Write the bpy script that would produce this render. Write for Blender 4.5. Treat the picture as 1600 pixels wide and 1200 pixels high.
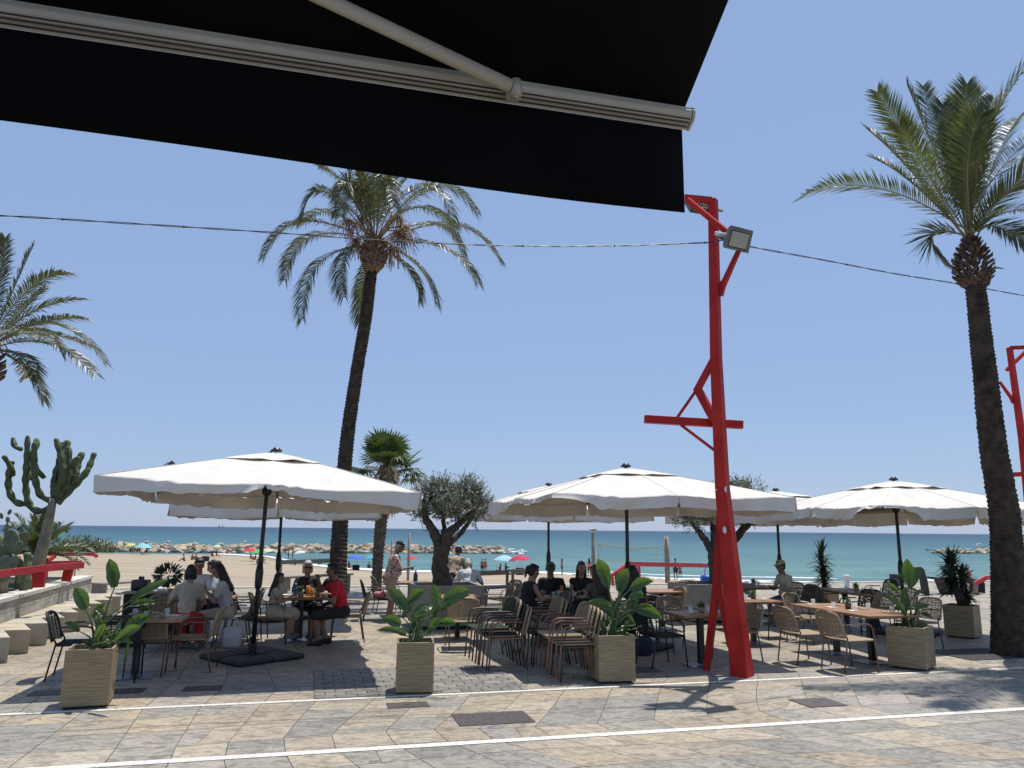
import bpy, bmesh, math, random
from mathutils import Vector, Matrix, noise
R = math.radians
for o in list(bpy.data.objects): bpy.data.objects.remove(o)
SC = bpy.context.scene
COL = SC.collection
random.seed(7)

# ------------------------------------------------------------------ camera
FPX = 1200.0; CAM_H = 1.95; ROLL = R(0.55); PITCH = math.atan(227.5/FPX)
_f = Vector((0, math.cos(PITCH), math.sin(PITCH))); _u0 = Vector((0, -math.sin(PITCH), math.cos(PITCH))); _r0 = Vector((1, 0, 0))
_r = _r0*math.cos(ROLL)+_u0*math.sin(ROLL); _u = _u0*math.cos(ROLL)-_r0*math.sin(ROLL)
CAMP = Vector((0, 0, CAM_H))
cam_d = bpy.data.cameras.new('camera'); cam = bpy.data.objects.new('camera', cam_d); COL.objects.link(cam)
cam_d.sensor_width = 36; cam_d.lens = 36*FPX/1600; cam_d.clip_start = 0.05; cam_d.clip_end = 60000
m = Matrix((( _r.x, _u.x, -_f.x, 0), (_r.y, _u.y, -_f.y, 0), (_r.z, _u.z, -_f.z, CAM_H), (0, 0, 0, 1)))
cam.matrix_world = m
SC.camera = cam

# ------------------------------------------------------------------ sky, sun, exposure
SUNV = Vector((1.0, 1.73, 6.19)).normalized()
world = bpy.data.worlds.new('World'); SC.world = world; world.use_nodes = True
nt = world.node_tree; nt.nodes.clear()
sky = nt.nodes.new('ShaderNodeTexSky'); sky.sky_type = 'NISHITA'; sky.sun_disc = False
sky.sun_elevation = math.asin(SUNV.z); sky.sun_rotation = math.atan2(SUNV.x, SUNV.y)
sky.air_density = 1.0; sky.dust_density = 0.25; sky.ozone_density = 1.6; sky.altitude = 10
bg = nt.nodes.new('ShaderNodeBackground'); bg.inputs[1].default_value = 0.117
wo = nt.nodes.new('ShaderNodeOutputWorld')
smx = nt.nodes.new('ShaderNodeMix'); smx.data_type = 'RGBA'; smx.inputs[0].default_value = .72; smx.inputs[7].default_value = (2.75, 3.9, 6.4, 1)
nt.links.new(sky.outputs[0], smx.inputs[6]); nt.links.new(smx.outputs[2], bg.inputs[0]); nt.links.new(bg.outputs[0], wo.inputs[0])
sl = bpy.data.lights.new('sun', 'SUN'); sl.energy = 5.0; sl.angle = R(0.5); sl.color = (1.0, 0.955, 0.88)
sun = bpy.data.objects.new('sun', sl); COL.objects.link(sun)
sun.rotation_euler = (-SUNV).to_track_quat('-Z', 'Y').to_euler()
SC.view_settings.view_transform = 'Standard'; SC.view_settings.look = 'None'
SC.view_settings.exposure = 0.0; SC.view_settings.gamma = 1.0
SC.render.resolution_x = 1024; SC.render.resolution_y = 768

# ------------------------------------------------------------------ helpers
def ray(px, py): return _f + _r*((px-800)/FPX) + _u*((600-py)/FPX)
def G(px, py, z=0.0):
    d = ray(px, py); return CAMP + d*((z-CAM_H)/d.z)
def AY(px, py, Y):
    d = ray(px, py); return CAMP + d*(Y/d.y)
TH = R(14.5)
U = Vector((math.cos(TH), math.sin(TH), 0)); V = Vector((-math.sin(TH), math.cos(TH), 0))
def UV(u, v, z=0): return U*u + V*v + Vector((0, 0, z))
def touv(p): return p.dot(U), p.dot(V)

def lnk(o, parent=None):
    COL.objects.link(o)
    if parent is not None: o.parent = parent
    return o
def tag(o, label=None, cat=None, group=None, kind=None):
    if label: o['label'] = label
    if cat: o['category'] = cat
    if group: o['group'] = group
    if kind: o['kind'] = kind
    return o
def empty(name, loc=(0, 0, 0), rz=0.0, label=None, cat=None, group=None):
    o = bpy.data.objects.new(name, None); o.empty_display_size = .1
    o.location = loc; o.rotation_euler = (0, 0, rz); lnk(o); return tag(o, label, cat, group)
def kids(o): return [c for c in o.children]
def dup(root, loc, rz=None, label=None, group=None, scale=None, swap=None):
    """copy of a thing, its parts and their sub-parts"""
    def cp(o, par):
        c = o.copy(); COL.objects.link(c); c.parent = par
        if swap and o.type == 'MESH' and o.data.materials and o.data.materials[0] in swap:
            for i, sl_ in enumerate(c.material_slots):
                sl_.link = 'OBJECT'; sl_.material = swap.get(o.data.materials[i], o.data.materials[i])
        for ch in kids(o): cp(ch, c)
        return c
    r = cp(root, None); r.location = loc
    if rz is not None: r.rotation_euler = (0, 0, rz)
    if scale is not None: r.scale = (scale,)*3
    if label: r['label'] = label
    if group: r['group'] = group
    return r

class MB:
    def __init__(s): s.v = []; s.f = []; s.mi = []; s.cur = 0; s.fc = []; s.col = None
    def add(s, vs, fs, M=None):
        b = len(s.v)
        if M is not None: vs = [M @ Vector(p) for p in vs]
        s.v.extend([tuple(p) for p in vs])
        for q in fs:
            s.f.append(tuple(i+b for i in q)); s.mi.append(s.cur); s.fc.append(s.col)
        return s
    def box(s, c, d, M=None, rz=0.0, bev=0.0):
        x, y, z = d[0]/2, d[1]/2, d[2]/2; c = Vector(c)
        if bev > 0:
            b = min(bev, x*.9, y*.9, z*.9)
            vs = []; 
            for sx in (-1, 1):
                for sy in (-1, 1):
                    for sz in (-1, 1):
                        vs += [(sx*x, sy*(y-b), sz*(z-b)), (sx*(x-b), sy*y, sz*(z-b)), (sx*(x-b), sy*(y-b), sz*z)]
            bm = bmesh.new()
            for p in vs: bm.verts.new(p)
            r = bmesh.ops.convex_hull(bm, input=bm.verts)
            bmesh.ops.dissolve_limit(bm, angle_limit=.01, verts=bm.verts, edges=bm.edges)
            bm.verts.index_update()
            vs = [v.co.copy() for v in bm.verts]; fs = [tuple(v.index for v in f.verts) for f in bm.faces]; bm.free()
        else:
            vs = [(-x, -y, -z), (x, -y, -z), (x, y, -z), (-x, y, -z), (-x, -y, z), (x, -y, z), (x, y, z), (-x, y, z)]
            fs = [(0, 3, 2, 1), (4, 5, 6, 7), (0, 1, 5, 4), (1, 2, 6, 5), (2, 3, 7, 6), (3, 0, 4, 7)]
        T = Matrix.Translation(c) @ Matrix.Rotation(rz, 4, 'Z')
        if M is not None: T = M @ T
        return s.add(vs, fs, T)
    def frame(s, path):
        n = len(path); out = []
        up = Vector((0, 0, 1)); prev = None
        for i in range(n):
            t = (path[min(i+1, n-1)]-path[max(i-1, 0)])
            if t.length < 1e-9: t = Vector((0, 0, 1))
            t.normalize()
            if prev is None:
                a = up if abs(t.dot(up)) < .9 else Vector((1, 0, 0))
                x = t.cross(a).normalized()
            else:
                x = prev - t*prev.dot(t)
                x = x.normalized() if x.length > 1e-6 else t.orthogonal().normalized()
            prev = x; out.append((t, x, t.cross(x)))
        return out
    def tube(s, path, rad, n=8, cap=True, prof=None, M=None, rot=0.0, flat=1.0):
        path = [Vector(p) for p in path]; fr = s.frame(path)
        if not hasattr(rad, '__len__'): rad = [rad]*len(path)
        vs = []; fs = []
        for i, p in enumerate(path):
            t, x, y = fr[i]
            for k in range(n):
                a = 2*math.pi*k/n+rot; r = rad[i]*(prof(i, k) if prof else 1)
                vs.append(p + x*(math.cos(a)*r) + y*(math.sin(a)*r*flat))
        for i in range(len(path)-1):
            for k in range(n):
                a = i*n+k; b = i*n+(k+1) % n
                fs.append((a, b, b+n, a+n))
        if cap:
            fs.append(tuple(range(n-1, -1, -1))); fs.append(tuple((len(path)-1)*n+k for k in range(n)))
        return s.add(vs, fs, M)
    def beam(s, a, b, w0, w1=None, h0=None, h1=None, side=None):
        """square bar between two points; side = direction of its width"""
        a = Vector(a); b = Vector(b); w1 = w0 if w1 is None else w1; h0 = w0 if h0 is None else h0; h1 = h0*w1/w0 if h1 is None else h1
        t = (b-a).normalized(); side = Vector(side) if side is not None else U
        x = side - t*side.dot(t)
        if x.length < 1e-4: x = V - t*V.dot(t)
        x.normalize(); y = t.cross(x)
        vs = []
        for p, w, h in ((a, w0, h0), (b, w1, h1)):
            for sx, sy in ((-1, -1), (1, -1), (1, 1), (-1, 1)): vs.append(p+x*(sx*w/2)+y*(sy*h/2))
        return s.add(vs, [(3, 2, 1, 0), (4, 5, 6, 7), (0, 1, 5, 4), (1, 2, 6, 5), (2, 3, 7, 6), (3, 0, 4, 7)])
    def lathe(s, prof, c=(0, 0, 0), n=12, M=None):
        vs = []; fs = []; c = Vector(c)
        for r, z in prof:
            for k in range(n):
                a = 2*math.pi*k/n; vs.append((c.x+math.cos(a)*r, c.y+math.sin(a)*r, c.z+z))
        for i in range(len(prof)-1):
            for k in range(n):
                a = i*n+k; b = i*n+(k+1) % n; fs.append((a, b, b+n, a+n))
        fs.append(tuple(range(n-1, -1, -1))); fs.append(tuple((len(prof)-1)*n+k for k in range(n)))
        return s.add(vs, fs, M)
    def ell(s, c, r, M=None, nu=10, nv=7, axis=None):
        vs = []; fs = []; c = Vector(c)
        if not hasattr(r, '__len__'): r = (r, r, r)
        Q = Matrix.Identity(3)
        if axis is not None: Q = axis
        vs.append(c+Q@Vector((0, 0, -r[2])))
        for j in range(1, nv):
            b = -math.pi/2+math.pi*j/nv
            for k in range(nu):
                a = 2*math.pi*k/nu
                vs.append(c+Q@Vector((math.cos(b)*math.cos(a)*r[0], math.cos(b)*math.sin(a)*r[1], math.sin(b)*r[2])))
        vs.append(c+Q@Vector((0, 0, r[2]))); top = len(vs)-1
        for k in range(nu):
            fs.append((0, 1+(k+1) % nu, 1+k)); fs.append((top, top-nu+k, top-nu+(k+1) % nu))
        for j in range(nv-2):
            for k in range(nu):
                a = 1+j*nu+k; b = 1+j*nu+(k+1) % nu; fs.append((a, b, b+nu, a+nu))
        return s.add(vs, fs, M)
    def cap(s, a, b, ra, rb, n=10, M=None):
        """tapered capsule"""
        a = Vector(a); b = Vector(b); t = (b-a); L = t.length
        if L < 1e-6: return s.ell(a, ra, M)
        t.normalize(); path = []; rad = []
        for k in range(4):
            q = math.pi/2*(k/4); path.append(a-t*ra*math.cos(q)); rad.append(max(ra*math.sin(q), ra*.12))
        path.append(a.copy()); rad.append(ra); path.append(b.copy()); rad.append(rb)
        for k in range(1, 5):
            q = math.pi/2*(k/4); path.append(b+t*rb*math.sin(q)); rad.append(max(rb*math.cos(q), rb*.12))
        return s.tube(path, rad, n, True, None, M)
    def build(s, name, mats, parent=None, smooth=True, world=False, label=None, colors=False):
        me = bpy.data.meshes.new(name); off = Vector(parent.location) if (world and parent is not None) else Vector((0, 0, 0))
        vs = [tuple(Vector(p)-off) for p in s.v] if off.length > 0 else s.v
        me.from_pydata(vs, [], s.f); 
        if not isinstance(mats, (list, tuple)): mats = [mats]
        for m_ in mats: me.materials.append(m_)
        if len(mats) > 1: me.polygons.foreach_set('material_index', s.mi)
        if smooth: me.polygons.foreach_set('use_smooth', [True]*len(me.polygons))
        if colors:
            at = me.attributes.new('tone', 'FLOAT_COLOR', 'FACE')
            fl = []
            for c in s.fc: fl.extend(c if c else (.5, .5, .5, 1))
            at.data.foreach_set('color', fl)
        me.update()
        o = bpy.data.objects.new(name, me); lnk(o, parent)
        if label: o['label'] = label
        return o

# ------------------------------------------------------------------ materials
def mat(name, base, rough=.6, var=.18, scale=6, bump=0.0, bscale=40, metal=0.0, spec=.5, transl=0.0, tcol=None, hue=None, detail=4, stretch=None, coat=0.0, alpha=None, trans=0.0):
    mt = bpy.data.materials.new(name); mt.use_nodes = True; t = mt.node_tree; N = t.nodes; L = t.links
    b = N['Principled BSDF']; b.inputs['Roughness'].default_value = rough; b.inputs['Metallic'].default_value = metal
    b.inputs['Specular IOR Level'].default_value = spec
    if coat: b.inputs['Coat Weight'].default_value = coat
    if trans: b.inputs['Transmission Weight'].default_value = trans
    tc = N.new('ShaderNodeTexCoord'); src = tc.outputs['Object']
    if stretch:
        mp = N.new('ShaderNodeMapping'); mp.inputs['Scale'].default_value = stretch; L.new(src, mp.inputs[0]); src = mp.outputs[0]
    nz = N.new('ShaderNodeTexNoise'); nz.inputs['Scale'].default_value = scale; nz.inputs['Detail'].default_value = detail
    L.new(src, nz.inputs['Vector'])
    rp = N.new('ShaderNodeValToRGB'); c = Vector(base)
    lo = c*(1-var); hi = c*(1+var)
    if hue: hi = Vector(hue)
    rp.color_ramp.elements[0].position = .32; rp.color_ramp.elements[0].color = (*lo, 1)
    rp.color_ramp.elements[1].position = .68; rp.color_ramp.elements[1].color = (min(hi.x, 1), min(hi.y, 1), min(hi.z, 1), 1)
    L.new(nz.outputs['Fac'], rp.inputs[0]); L.new(rp.outputs[0], b.inputs['Base Color'])
    if bump:
        n2 = N.new('ShaderNodeTexNoise'); n2.inputs['Scale'].default_value = bscale; n2.inputs['Detail'].default_value = 5; L.new(src, n2.inputs['Vector'])
        bp = N.new('ShaderNodeBump'); bp.inputs['Strength'].default_value = bump; bp.inputs['Distance'].default_value = .02
        L.new(n2.outputs['Fac'], bp.inputs['Height']); L.new(bp.outputs[0], b.inputs['Normal'])
    if transl:
        tr = N.new('ShaderNodeBsdfTranslucent'); mx = N.new('ShaderNodeMixShader'); mx.inputs[0].default_value = transl
        if tcol: tr.inputs[0].default_value = (*tcol, 1)
        else: L.new(rp.outputs[0], tr.inputs[0])
        L.new(b.outputs[0], mx.inputs[1]); L.new(tr.outputs[0], mx.inputs[2]); L.new(mx.outputs[0], N['Material Output'].inputs[0])
    return mt
M = {}
M['frond'] = mat('palm_leaf', (.085, .09, .034), .42, .35, 3, spec=.5, transl=.22, tcol=(.16, .18, .04))
M['frond_new'] = mat('young_palm_leaf', (.072, .086, .028), .45, .3, 3, transl=.25, tcol=(.14, .18, .035))
M['rachis'] = mat('frond_stem', (.20, .17, .08), .5, .2)
M['bark'] = mat('palm_bark', (.058, .043, .032), .95, .45, 7, .8, 30, spec=.2)
M['boot'] = mat('palm_leaf_base', (.17, .11, .065), .85, .45, 9, .6, 40)
M['boot_dark'] = mat('dark_leaf_base', (.10, .065, .04), .9, .55, 12, .6, 40)
M['fan_bark'] = mat('fan_palm_bark', (.15, .115, .085), .95, .4, 9, .8, 30, spec=.2)
M['dates'] = mat('date_stalks', (.32, .16, .045), .6, .3, 8)
M['fan'] = mat('fan_palm_leaf', (.06, .10, .03), .45, .3, 3, transl=.25, tcol=(.10, .15, .03))
M['thatch'] = mat('dead_fan_leaf', (.24, .17, .10), .9, .35, 6)
M['olive_bark'] = mat('olive_bark', (.085, .065, .05), .95, .4, 10, 1.0, 25)
M['olive_leaf'] = mat('olive_leaf', (.165, .175, .11), .5, .35, 4, transl=.18)
M['strel'] = mat('broad_leaf', (.045, .095, .03), .32, .3, 5, transl=.3, tcol=(.16, .30, .03), coat=.15)
M['strel_stem'] = mat('broad_leaf_stem', (.07, .12, .035), .5, .25)
M['cactus'] = mat('cactus_skin', (.08, .10, .04), .65, .35, 7, .3, 30)
M['cactus_old'] = mat('old_cactus_bark', (.24, .21, .15), .85, .3, 8, .5, 20)
M['pear'] = mat('prickly_pear_skin', (.13, .155, .075), .6, .3, 6)
M['cycad'] = mat('cycad_leaf', (.05, .085, .02), .4, .3, 4, transl=.2, tcol=(.16, .2, .03))
M['yucca'] = mat('yucca_leaf', (.035, .06, .03), .45, .3, 4, transl=.1)
M['scrub'] = mat('scrub', (.085, .115, .05), .8, .35, .6)
M['soil'] = mat('soil', (.035, .028, .022), .95, .4, 30, .6, 60)
M['red'] = mat('red_paint', (.42, .014, .011), .55, .2, 2.2, .08, 60, spec=.25, hue=(.50, .026, .018))
M['red_pink'] = mat('faded_red_paint', (.55, .05, .06), .5, .12, 2)
M['travertine'] = mat('travertine', (.285, .22, .125), .75, .34, 5, .35, 14, stretch=(1, 1, 22), detail=6)
M['canvas'] = mat('parasol_canvas', (.65, .62, .56), .85, .06, 2.5, .6, 2.6, transl=.06, tcol=(.70, .54, .34))
M['pole'] = mat('pole_paint', (.012, .018, .016), .4, .2, 5)
M['pbase'] = mat('parasol_base_slab', (.03, .032, .035), .7, .25, 8, .3, 60)
M['black_fabric'] = mat('awning_fabric', (.004, .004, .004), .95, .25, 3, .1, 200, spec=.1)
M['cream_metal'] = mat('cream_painted_metal', (.40, .35, .265), .45, .07, 3)
M['rope'] = mat('natural_rope', (.34, .26, .165), .85, .25, 60)
M['rope_dark'] = mat('dark_rope', (.022, .026, .024), .8, .25, 60)
M['rope_green'] = mat('green_rope', (.05, .065, .045), .8, .25, 60)
M['rope_grey'] = mat('taupe_rope', (.17, .145, .115), .85, .25, 60)
M['fr_brown'] = mat('brown_tube', (.14, .078, .055), .42, .12, 5)
M['fr_black'] = mat('black_tube', (.014, .015, .016), .4, .15, 5)
M['fr_green'] = mat('green_tube', (.05, .06, .05), .42, .15, 5)
M['fr_terra'] = mat('terracotta_tube', (.20, .095, .062), .42, .12, 5)
M['wood'] = mat('table_wood', (.30, .155, .07), .42, .22, 5, stretch=(1, 8, 1))
M['wood_grey'] = mat('weathered_timber', (.26, .235, .20), .8, .2, 5, .3, 20, stretch=(1, 9, 1))
M['iron'] = mat('table_iron', (.012, .013, .014), .4, .2, 5)
M['steel'] = mat('base_plate_steel', (.22, .22, .23), .35, .1, 4, metal=.8)
M['cement'] = mat('grey_planter', (.27, .255, .225), .85, .12, 3, .2, 30)
M['stone'] = mat('block_stone', (.42, .37, .29), .85, .18, 2.5, .35, 18)
M['stone_grey'] = mat('board_marked_concrete', (.36, .34, .29), .9, .28, 3, .5, 12, stretch=(1, 1, 3))
M['stone_cap'] = mat('wall_cap', (.55, .52, .46), .85, .12, 3, .2, 25)
M['rock'] = mat('boulder', (.44, .355, .26), .9, .4, .35, .7, 2)
M['rock_g'] = mat('grey_boulder', (.33, .285, .225), .9, .4, .35, .7, 2)
M['white_line'] = mat('white_line', (.60, .575, .52), .85, .28, 26, .3, 40, detail=8)
M['iron_cover'] = mat('cast_iron_cover', (.075, .062, .057), .6, .3, 30)
M['sett'] = mat('grey_sett', (.25, .235, .205), .85, .25, 3, .4, 30)
M['glass'] = mat('tumbler_glass', (.85, .88, .88), .05, .01, 2, trans=.9)
M['lampglass'] = mat('floodlight_glass', (.32, .33, .26), .12, .1, 3, spec=.8)
M['alu'] = mat('grey_cast_metal', (.13, .135, .12), .45, .12, 5, metal=.2)
M['white'] = mat('white_plastic', (.72, .72, .70), .5, .05, 5)
M['paper'] = mat('paper', (.7, .68, .62), .9, .05, 5)
M['skin'] = mat('skin', (.36, .205, .14), .5, .08, 8)
M['skin_tan'] = mat('tanned_skin', (.25, .13, .085), .5, .08, 8)
def cm(n, c, r=.85, v=.12, s=9, **k):
    if n not in M: M[n] = mat(n, c, r, v, s, **k)
    return M[n]
cm('hair_black', (.012, .010, .010), .45); cm('hair_brown', (.05, .026, .014), .5); cm('hair_grey', (.42, .40, .38), .6); cm('hair_lightbrown', (.12, .065, .035), .5)
cm('cloth_white', (.52, .52, .54)); cm('cloth_cream', (.42, .375, .29)); cm('cloth_red', (.50, .012, .02)); cm('cloth_black', (.015, .015, .017)); cm('cloth_navy', (.02, .03, .06))
cm('cloth_tan', (.38, .29, .19)); cm('cloth_blue', (.03, .07, .16)); cm('cloth_pink', (.55, .22, .24)); cm('cloth_olive', (.10, .10, .07)); cm('red_drape', (.42, .02, .025))
cm('dark_lens', (.006, .006, .007), .15, 0.0); cm('shoe_grey', (.16, .155, .15)); cm('blue_plastic', (.02, .08, .38), .35); cm('amber', (.42, .16, .03), .3)
cm('leaf_bright', (.10, .22, .04), .5, .35, 30); cm('black_cloth', (.014, .014, .016), .9)
# floral shirt: red blotches on cream cloth
fm = mat('floral_cloth', (.68, .58, .52), .85, .05, 5); M['floral'] = fm
_n = fm.node_tree; vz = _n.nodes.new('ShaderNodeTexNoise'); vz.inputs['Scale'].default_value = 26; vz.inputs['Detail'].default_value = 1.5
vr = _n.nodes.new('ShaderNodeValToRGB'); vr.color_ramp.interpolation = 'CONSTANT'
vr.color_ramp.elements[0].color = (.10, .10, .06, 1); vr.color_ramp.elements[1].position = .40; vr.color_ramp.elements[1].color = (.66, .57, .52, 1)
e_ = vr.color_ramp.elements.new(.56); e_.color = (.42, .06, .07, 1)
_tc = _n.nodes.new('ShaderNodeTexCoord'); _n.links.new(_tc.outputs['Object'], vz.inputs['Vector'])
_n.links.new(vz.outputs['Fac'], vr.inputs[0]); _n.links.new(vr.outputs[0], _n.nodes['Principled BSDF'].inputs['Base Color'])

_rn = M['red'].node_tree; _N = _rn.nodes; _L = _rn.links   # chips and scuffs in the paint
_old = _N['Principled BSDF'].inputs['Base Color'].links[0].from_socket
_a = _N.new('ShaderNodeTexNoise'); _a.inputs['Scale'].default_value = 14; _a.inputs['Detail'].default_value = 6; _c = _N.new('ShaderNodeTexCoord'); _L.new(_c.outputs['Object'], _a.inputs['Vector'])
_r2 = _N.new('ShaderNodeValToRGB'); _r2.color_ramp.elements[0].position = .70; _r2.color_ramp.elements[1].position = .74; _r2.color_ramp.elements[0].color = (0, 0, 0, 1); _r2.color_ramp.elements[1].color = (.75, .75, .75, 1); _L.new(_a.outputs['Fac'], _r2.inputs[0])
_x = _N.new('ShaderNodeMix'); _x.data_type = 'RGBA'; _L.new(_r2.outputs[0], _x.inputs[0]); _L.new(_old, _x.inputs[6]); _x.inputs[7].default_value = (.22, .10, .08, 1); _L.new(_x.outputs[2], _N['Principled BSDF'].inputs['Base Color'])
gl = M['glass']; _N = gl.node_tree.nodes; _L = gl.node_tree.links; _t = _N.new('ShaderNodeBsdfTransparent'); _m = _N.new('ShaderNodeMixShader'); _m.inputs[0].default_value = .26
_N['Principled BSDF'].inputs['Transmission Weight'].default_value = 0
_L.new(_t.outputs[0], _m.inputs[1]); _L.new(_N['Principled BSDF'].outputs[0], _m.inputs[2]); _L.new(_m.outputs[0], _N['Material Output'].inputs[0])
# ================================================================== THE SETTING
V_EDGE = 27.5; SEA_Z = -3.7
SH = [(-400, 168), (-90, 165), (-60, 163), (-47, 152), (-30, 119), (-22, 109), (-14, 104), (4.4, 104), (19, 92), (43, 86), (120, 84), (600, 90)]
def shore(x):
    for (a, b), (c, d) in zip(SH, SH[1:]):
        if x <= c: return b+(d-b)*max(0, (x-a))/(c-a)
    return SH[-1][1]
def edgeY(x): return (V_EDGE + x*math.sin(TH))/math.cos(TH)
def sandz(x, y):
    e = edgeY(max(-60, min(60, x))); s = max(shore(x), e+8)
    t = (y-e)/(s-e)
    b = .10*noise.noise(Vector((x*.18, y*.18, 0)))+.035*noise.noise(Vector((x*.7, y*.7, 3)))
    if t <= 1: return -.45-3.25*max(t, 0)**1.1 + b*min(1, (1-t)*4)*(t > 0)
    return SEA_Z-(t-1)*4.0
def PS(px, py):
    """point on the beach under a pixel"""
    d = ray(px, py); t = 24.0
    while t < 400:
        p = CAMP+d*t
        if p.z <= max(sandz(p.x, p.y), SEA_Z): return p
        t += .25
    return CAMP+d*200

# --- paving: individual irregular slabs over a joint bed
bed = MB(); bed.add([UV(-26, -6, -.004), UV(48, -6, -.004), UV(48, V_EDGE, -.004), UV(-26, V_EDGE, -.004)], [(0, 1, 2, 3)])
pv = MB(); rnd = random.Random(3)
du, dv = .66, .50
nu, nv = int(74/du), int(33.4/dv)
rowv = [-6+j*dv+random.Random(j*31).uniform(-.07, .07) for j in range(nv+2)]
lean_ = [random.Random(i*17+5).uniform(-.35, .35) for i in range(nu+2)]
def tri(x): x = x % 2; return x if x < 1 else 2-x
def gp(i, j):
    u = -26+i*du; v = rowv[j]; A = 1.5*max(0, min(1, (u+1.5)/5))
    b_ = (j*i*7+i*3) % 5
    return Vector((u-A*tri(v/2.6)+lean_[i]*du*.55*(tri(v/1.9)-.5), v+.16*dv*math.sin(u*1.1+j*.9)*(1 if u > -1 else .25), 0))
def slabcol(u, v):
    n_ = noise.noise(Vector((u*.22, v*.28, 5)))
    wt = .34 if v < 9.2 else (.60 if v < 12.5 else .80)
    if rnd.random() < wt+n_*.45:
        c = rnd.choice([(.37, .31, .225), (.355, .30, .23), (.40, .345, .265), (.34, .295, .23), (.37, .33, .26)])
    else: c = rnd.choice([(.285, .265, .225), (.31, .285, .24), (.265, .25, .22), (.325, .295, .25)])
    k = rnd.uniform(.92, 1.07); return (c[0]*k, c[1]*k, c[2]*k, 1)
for i in range(nu):
    for j in range(nv):
        a, b, c, d = gp(i, j), gp(i+1, j), gp(i+1, j+1), gp(i, j+1)
        cs = [a, b, c, d]; polys = [cs]
        q = rnd.random()
        if q < .16:
            s1 = a.lerp(b, rnd.uniform(.25, .6)); s2 = d.lerp(c, rnd.uniform(.4, .8)); polys = [[a, s1, s2, d], [s1, b, c, s2]]
        elif q < .24: 
            s1 = a.lerp(d, rnd.uniform(.3, .6)); s2 = b.lerp(c, rnd.uniform(.3, .7)); polys = [[a, b, s2, s1], [s1, s2, c, d]]
        for P_ in polys:
            ce = sum(P_, Vector())/len(P_); pv.col = slabcol(ce.x, ce.y)
            ins = []
            for p in P_:
                w = (ce-p); w = p+w.normalized()*.0055
                ins.append(UV(w.x, min(w.y, V_EDGE), 0))
            pv.add(ins, [(0, 1, 2, 3)])
bedm = mat('joint_mortar', (.085, .075, .062), .95, .2, 8)
tag(bed.build('ground', bedm, smooth=False), kind='structure')
pm = bpy.data.materials.new('paving_slab'); pm.use_nodes = True; t = pm.node_tree; N = t.nodes; L = t.links; b = N['Principled BSDF']
at = N.new('ShaderNodeAttribute'); at.attribute_name = 'tone'
tc = N.new('ShaderNodeTexCoord')
mp = N.new('ShaderNodeMapping'); mp.inputs['Scale'].default_value = (1.0, 1.9, 1); mp.inputs['Rotation'].default_value = (0, 0, R(-25))
vm = N.new('ShaderNodeVectorMath'); vm.operation = 'MULTIPLY_ADD'; vm.inputs[1].default_value = (340, 270, 410); L.new(at.outputs['Vector'], vm.inputs[0]); L.new(tc.outputs['Object'], vm.inputs[2]); L.new(vm.outputs[0], mp.inputs[0])
n1 = N.new('ShaderNodeTexNoise'); n1.inputs['Scale'].default_value = 4.6; n1.inputs['Detail'].default_value = 9; n1.inputs['Roughness'].default_value = .66; n1.inputs['Distortion'].default_value = 1.2; L.new(mp.outputs[0], n1.inputs['Vector'])
n2 = N.new('ShaderNodeTexNoise'); n2.inputs['Scale'].default_value = 22; n2.inputs['Detail'].default_value = 6; L.new(tc.outputs['Object'], n2.inputs['Vector'])
n3 = N.new('ShaderNodeTexNoise'); n3.inputs['Scale'].default_value = .35; n3.inputs['Detail'].default_value = 3; L.new(tc.outputs['Object'], n3.inputs['Vector'])
def ramp(lo, hi, p0=.35, p1=.65):
    r_ = N.new('ShaderNodeValToRGB'); r_.color_ramp.elements[0].position = p0; r_.color_ramp.elements[1].position = p1
    r_.color_ramp.elements[0].color = (*lo, 1); r_.color_ramp.elements[1].color = (*hi, 1); return r_
r1 = ramp((.62, .63, .64), (1.12, 1.11, 1.10), .38, .55); L.new(n1.outputs['Fac'], r1.inputs[0])
r2 = ramp((.80, .80, .80), (1.1, 1.1, 1.1), .3, .7); L.new(n2.outputs['Fac'], r2.inputs[0])
r3 = ramp((.80, .80, .80), (1.08, 1.07, 1.06), .35, .65); L.new(n3.outputs['Fac'], r3.inputs[0])
def mul(a_, b_):
    x = N.new('ShaderNodeMix'); x.data_type = 'RGBA'; x.blend_type = 'MULTIPLY'; x.inputs[0].default_value = 1
    L.new(a_, x.inputs[6]); L.new(b_, x.inputs[7]); return x.outputs[2]
L.new(mul(mul(mul(at.outputs['Color'], r1.outputs[0]), r2.outputs[0]), r3.outputs[0]), b.inputs['Base Color'])
b.inputs['Roughness'].default_value = .62; b.inputs['Specular IOR Level'].default_value = .35
bp = N.new('ShaderNodeBump'); bp.inputs['Strength'].default_value = .25; bp.inputs['Distance'].default_value = .01; L.new(n2.outputs['Fac'], bp.inputs['Height']); L.new(bp.outputs[0], b.inputs['Normal'])
tag(pv.build('paving', pm, smooth=False, colors=True), kind='structure')

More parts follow.
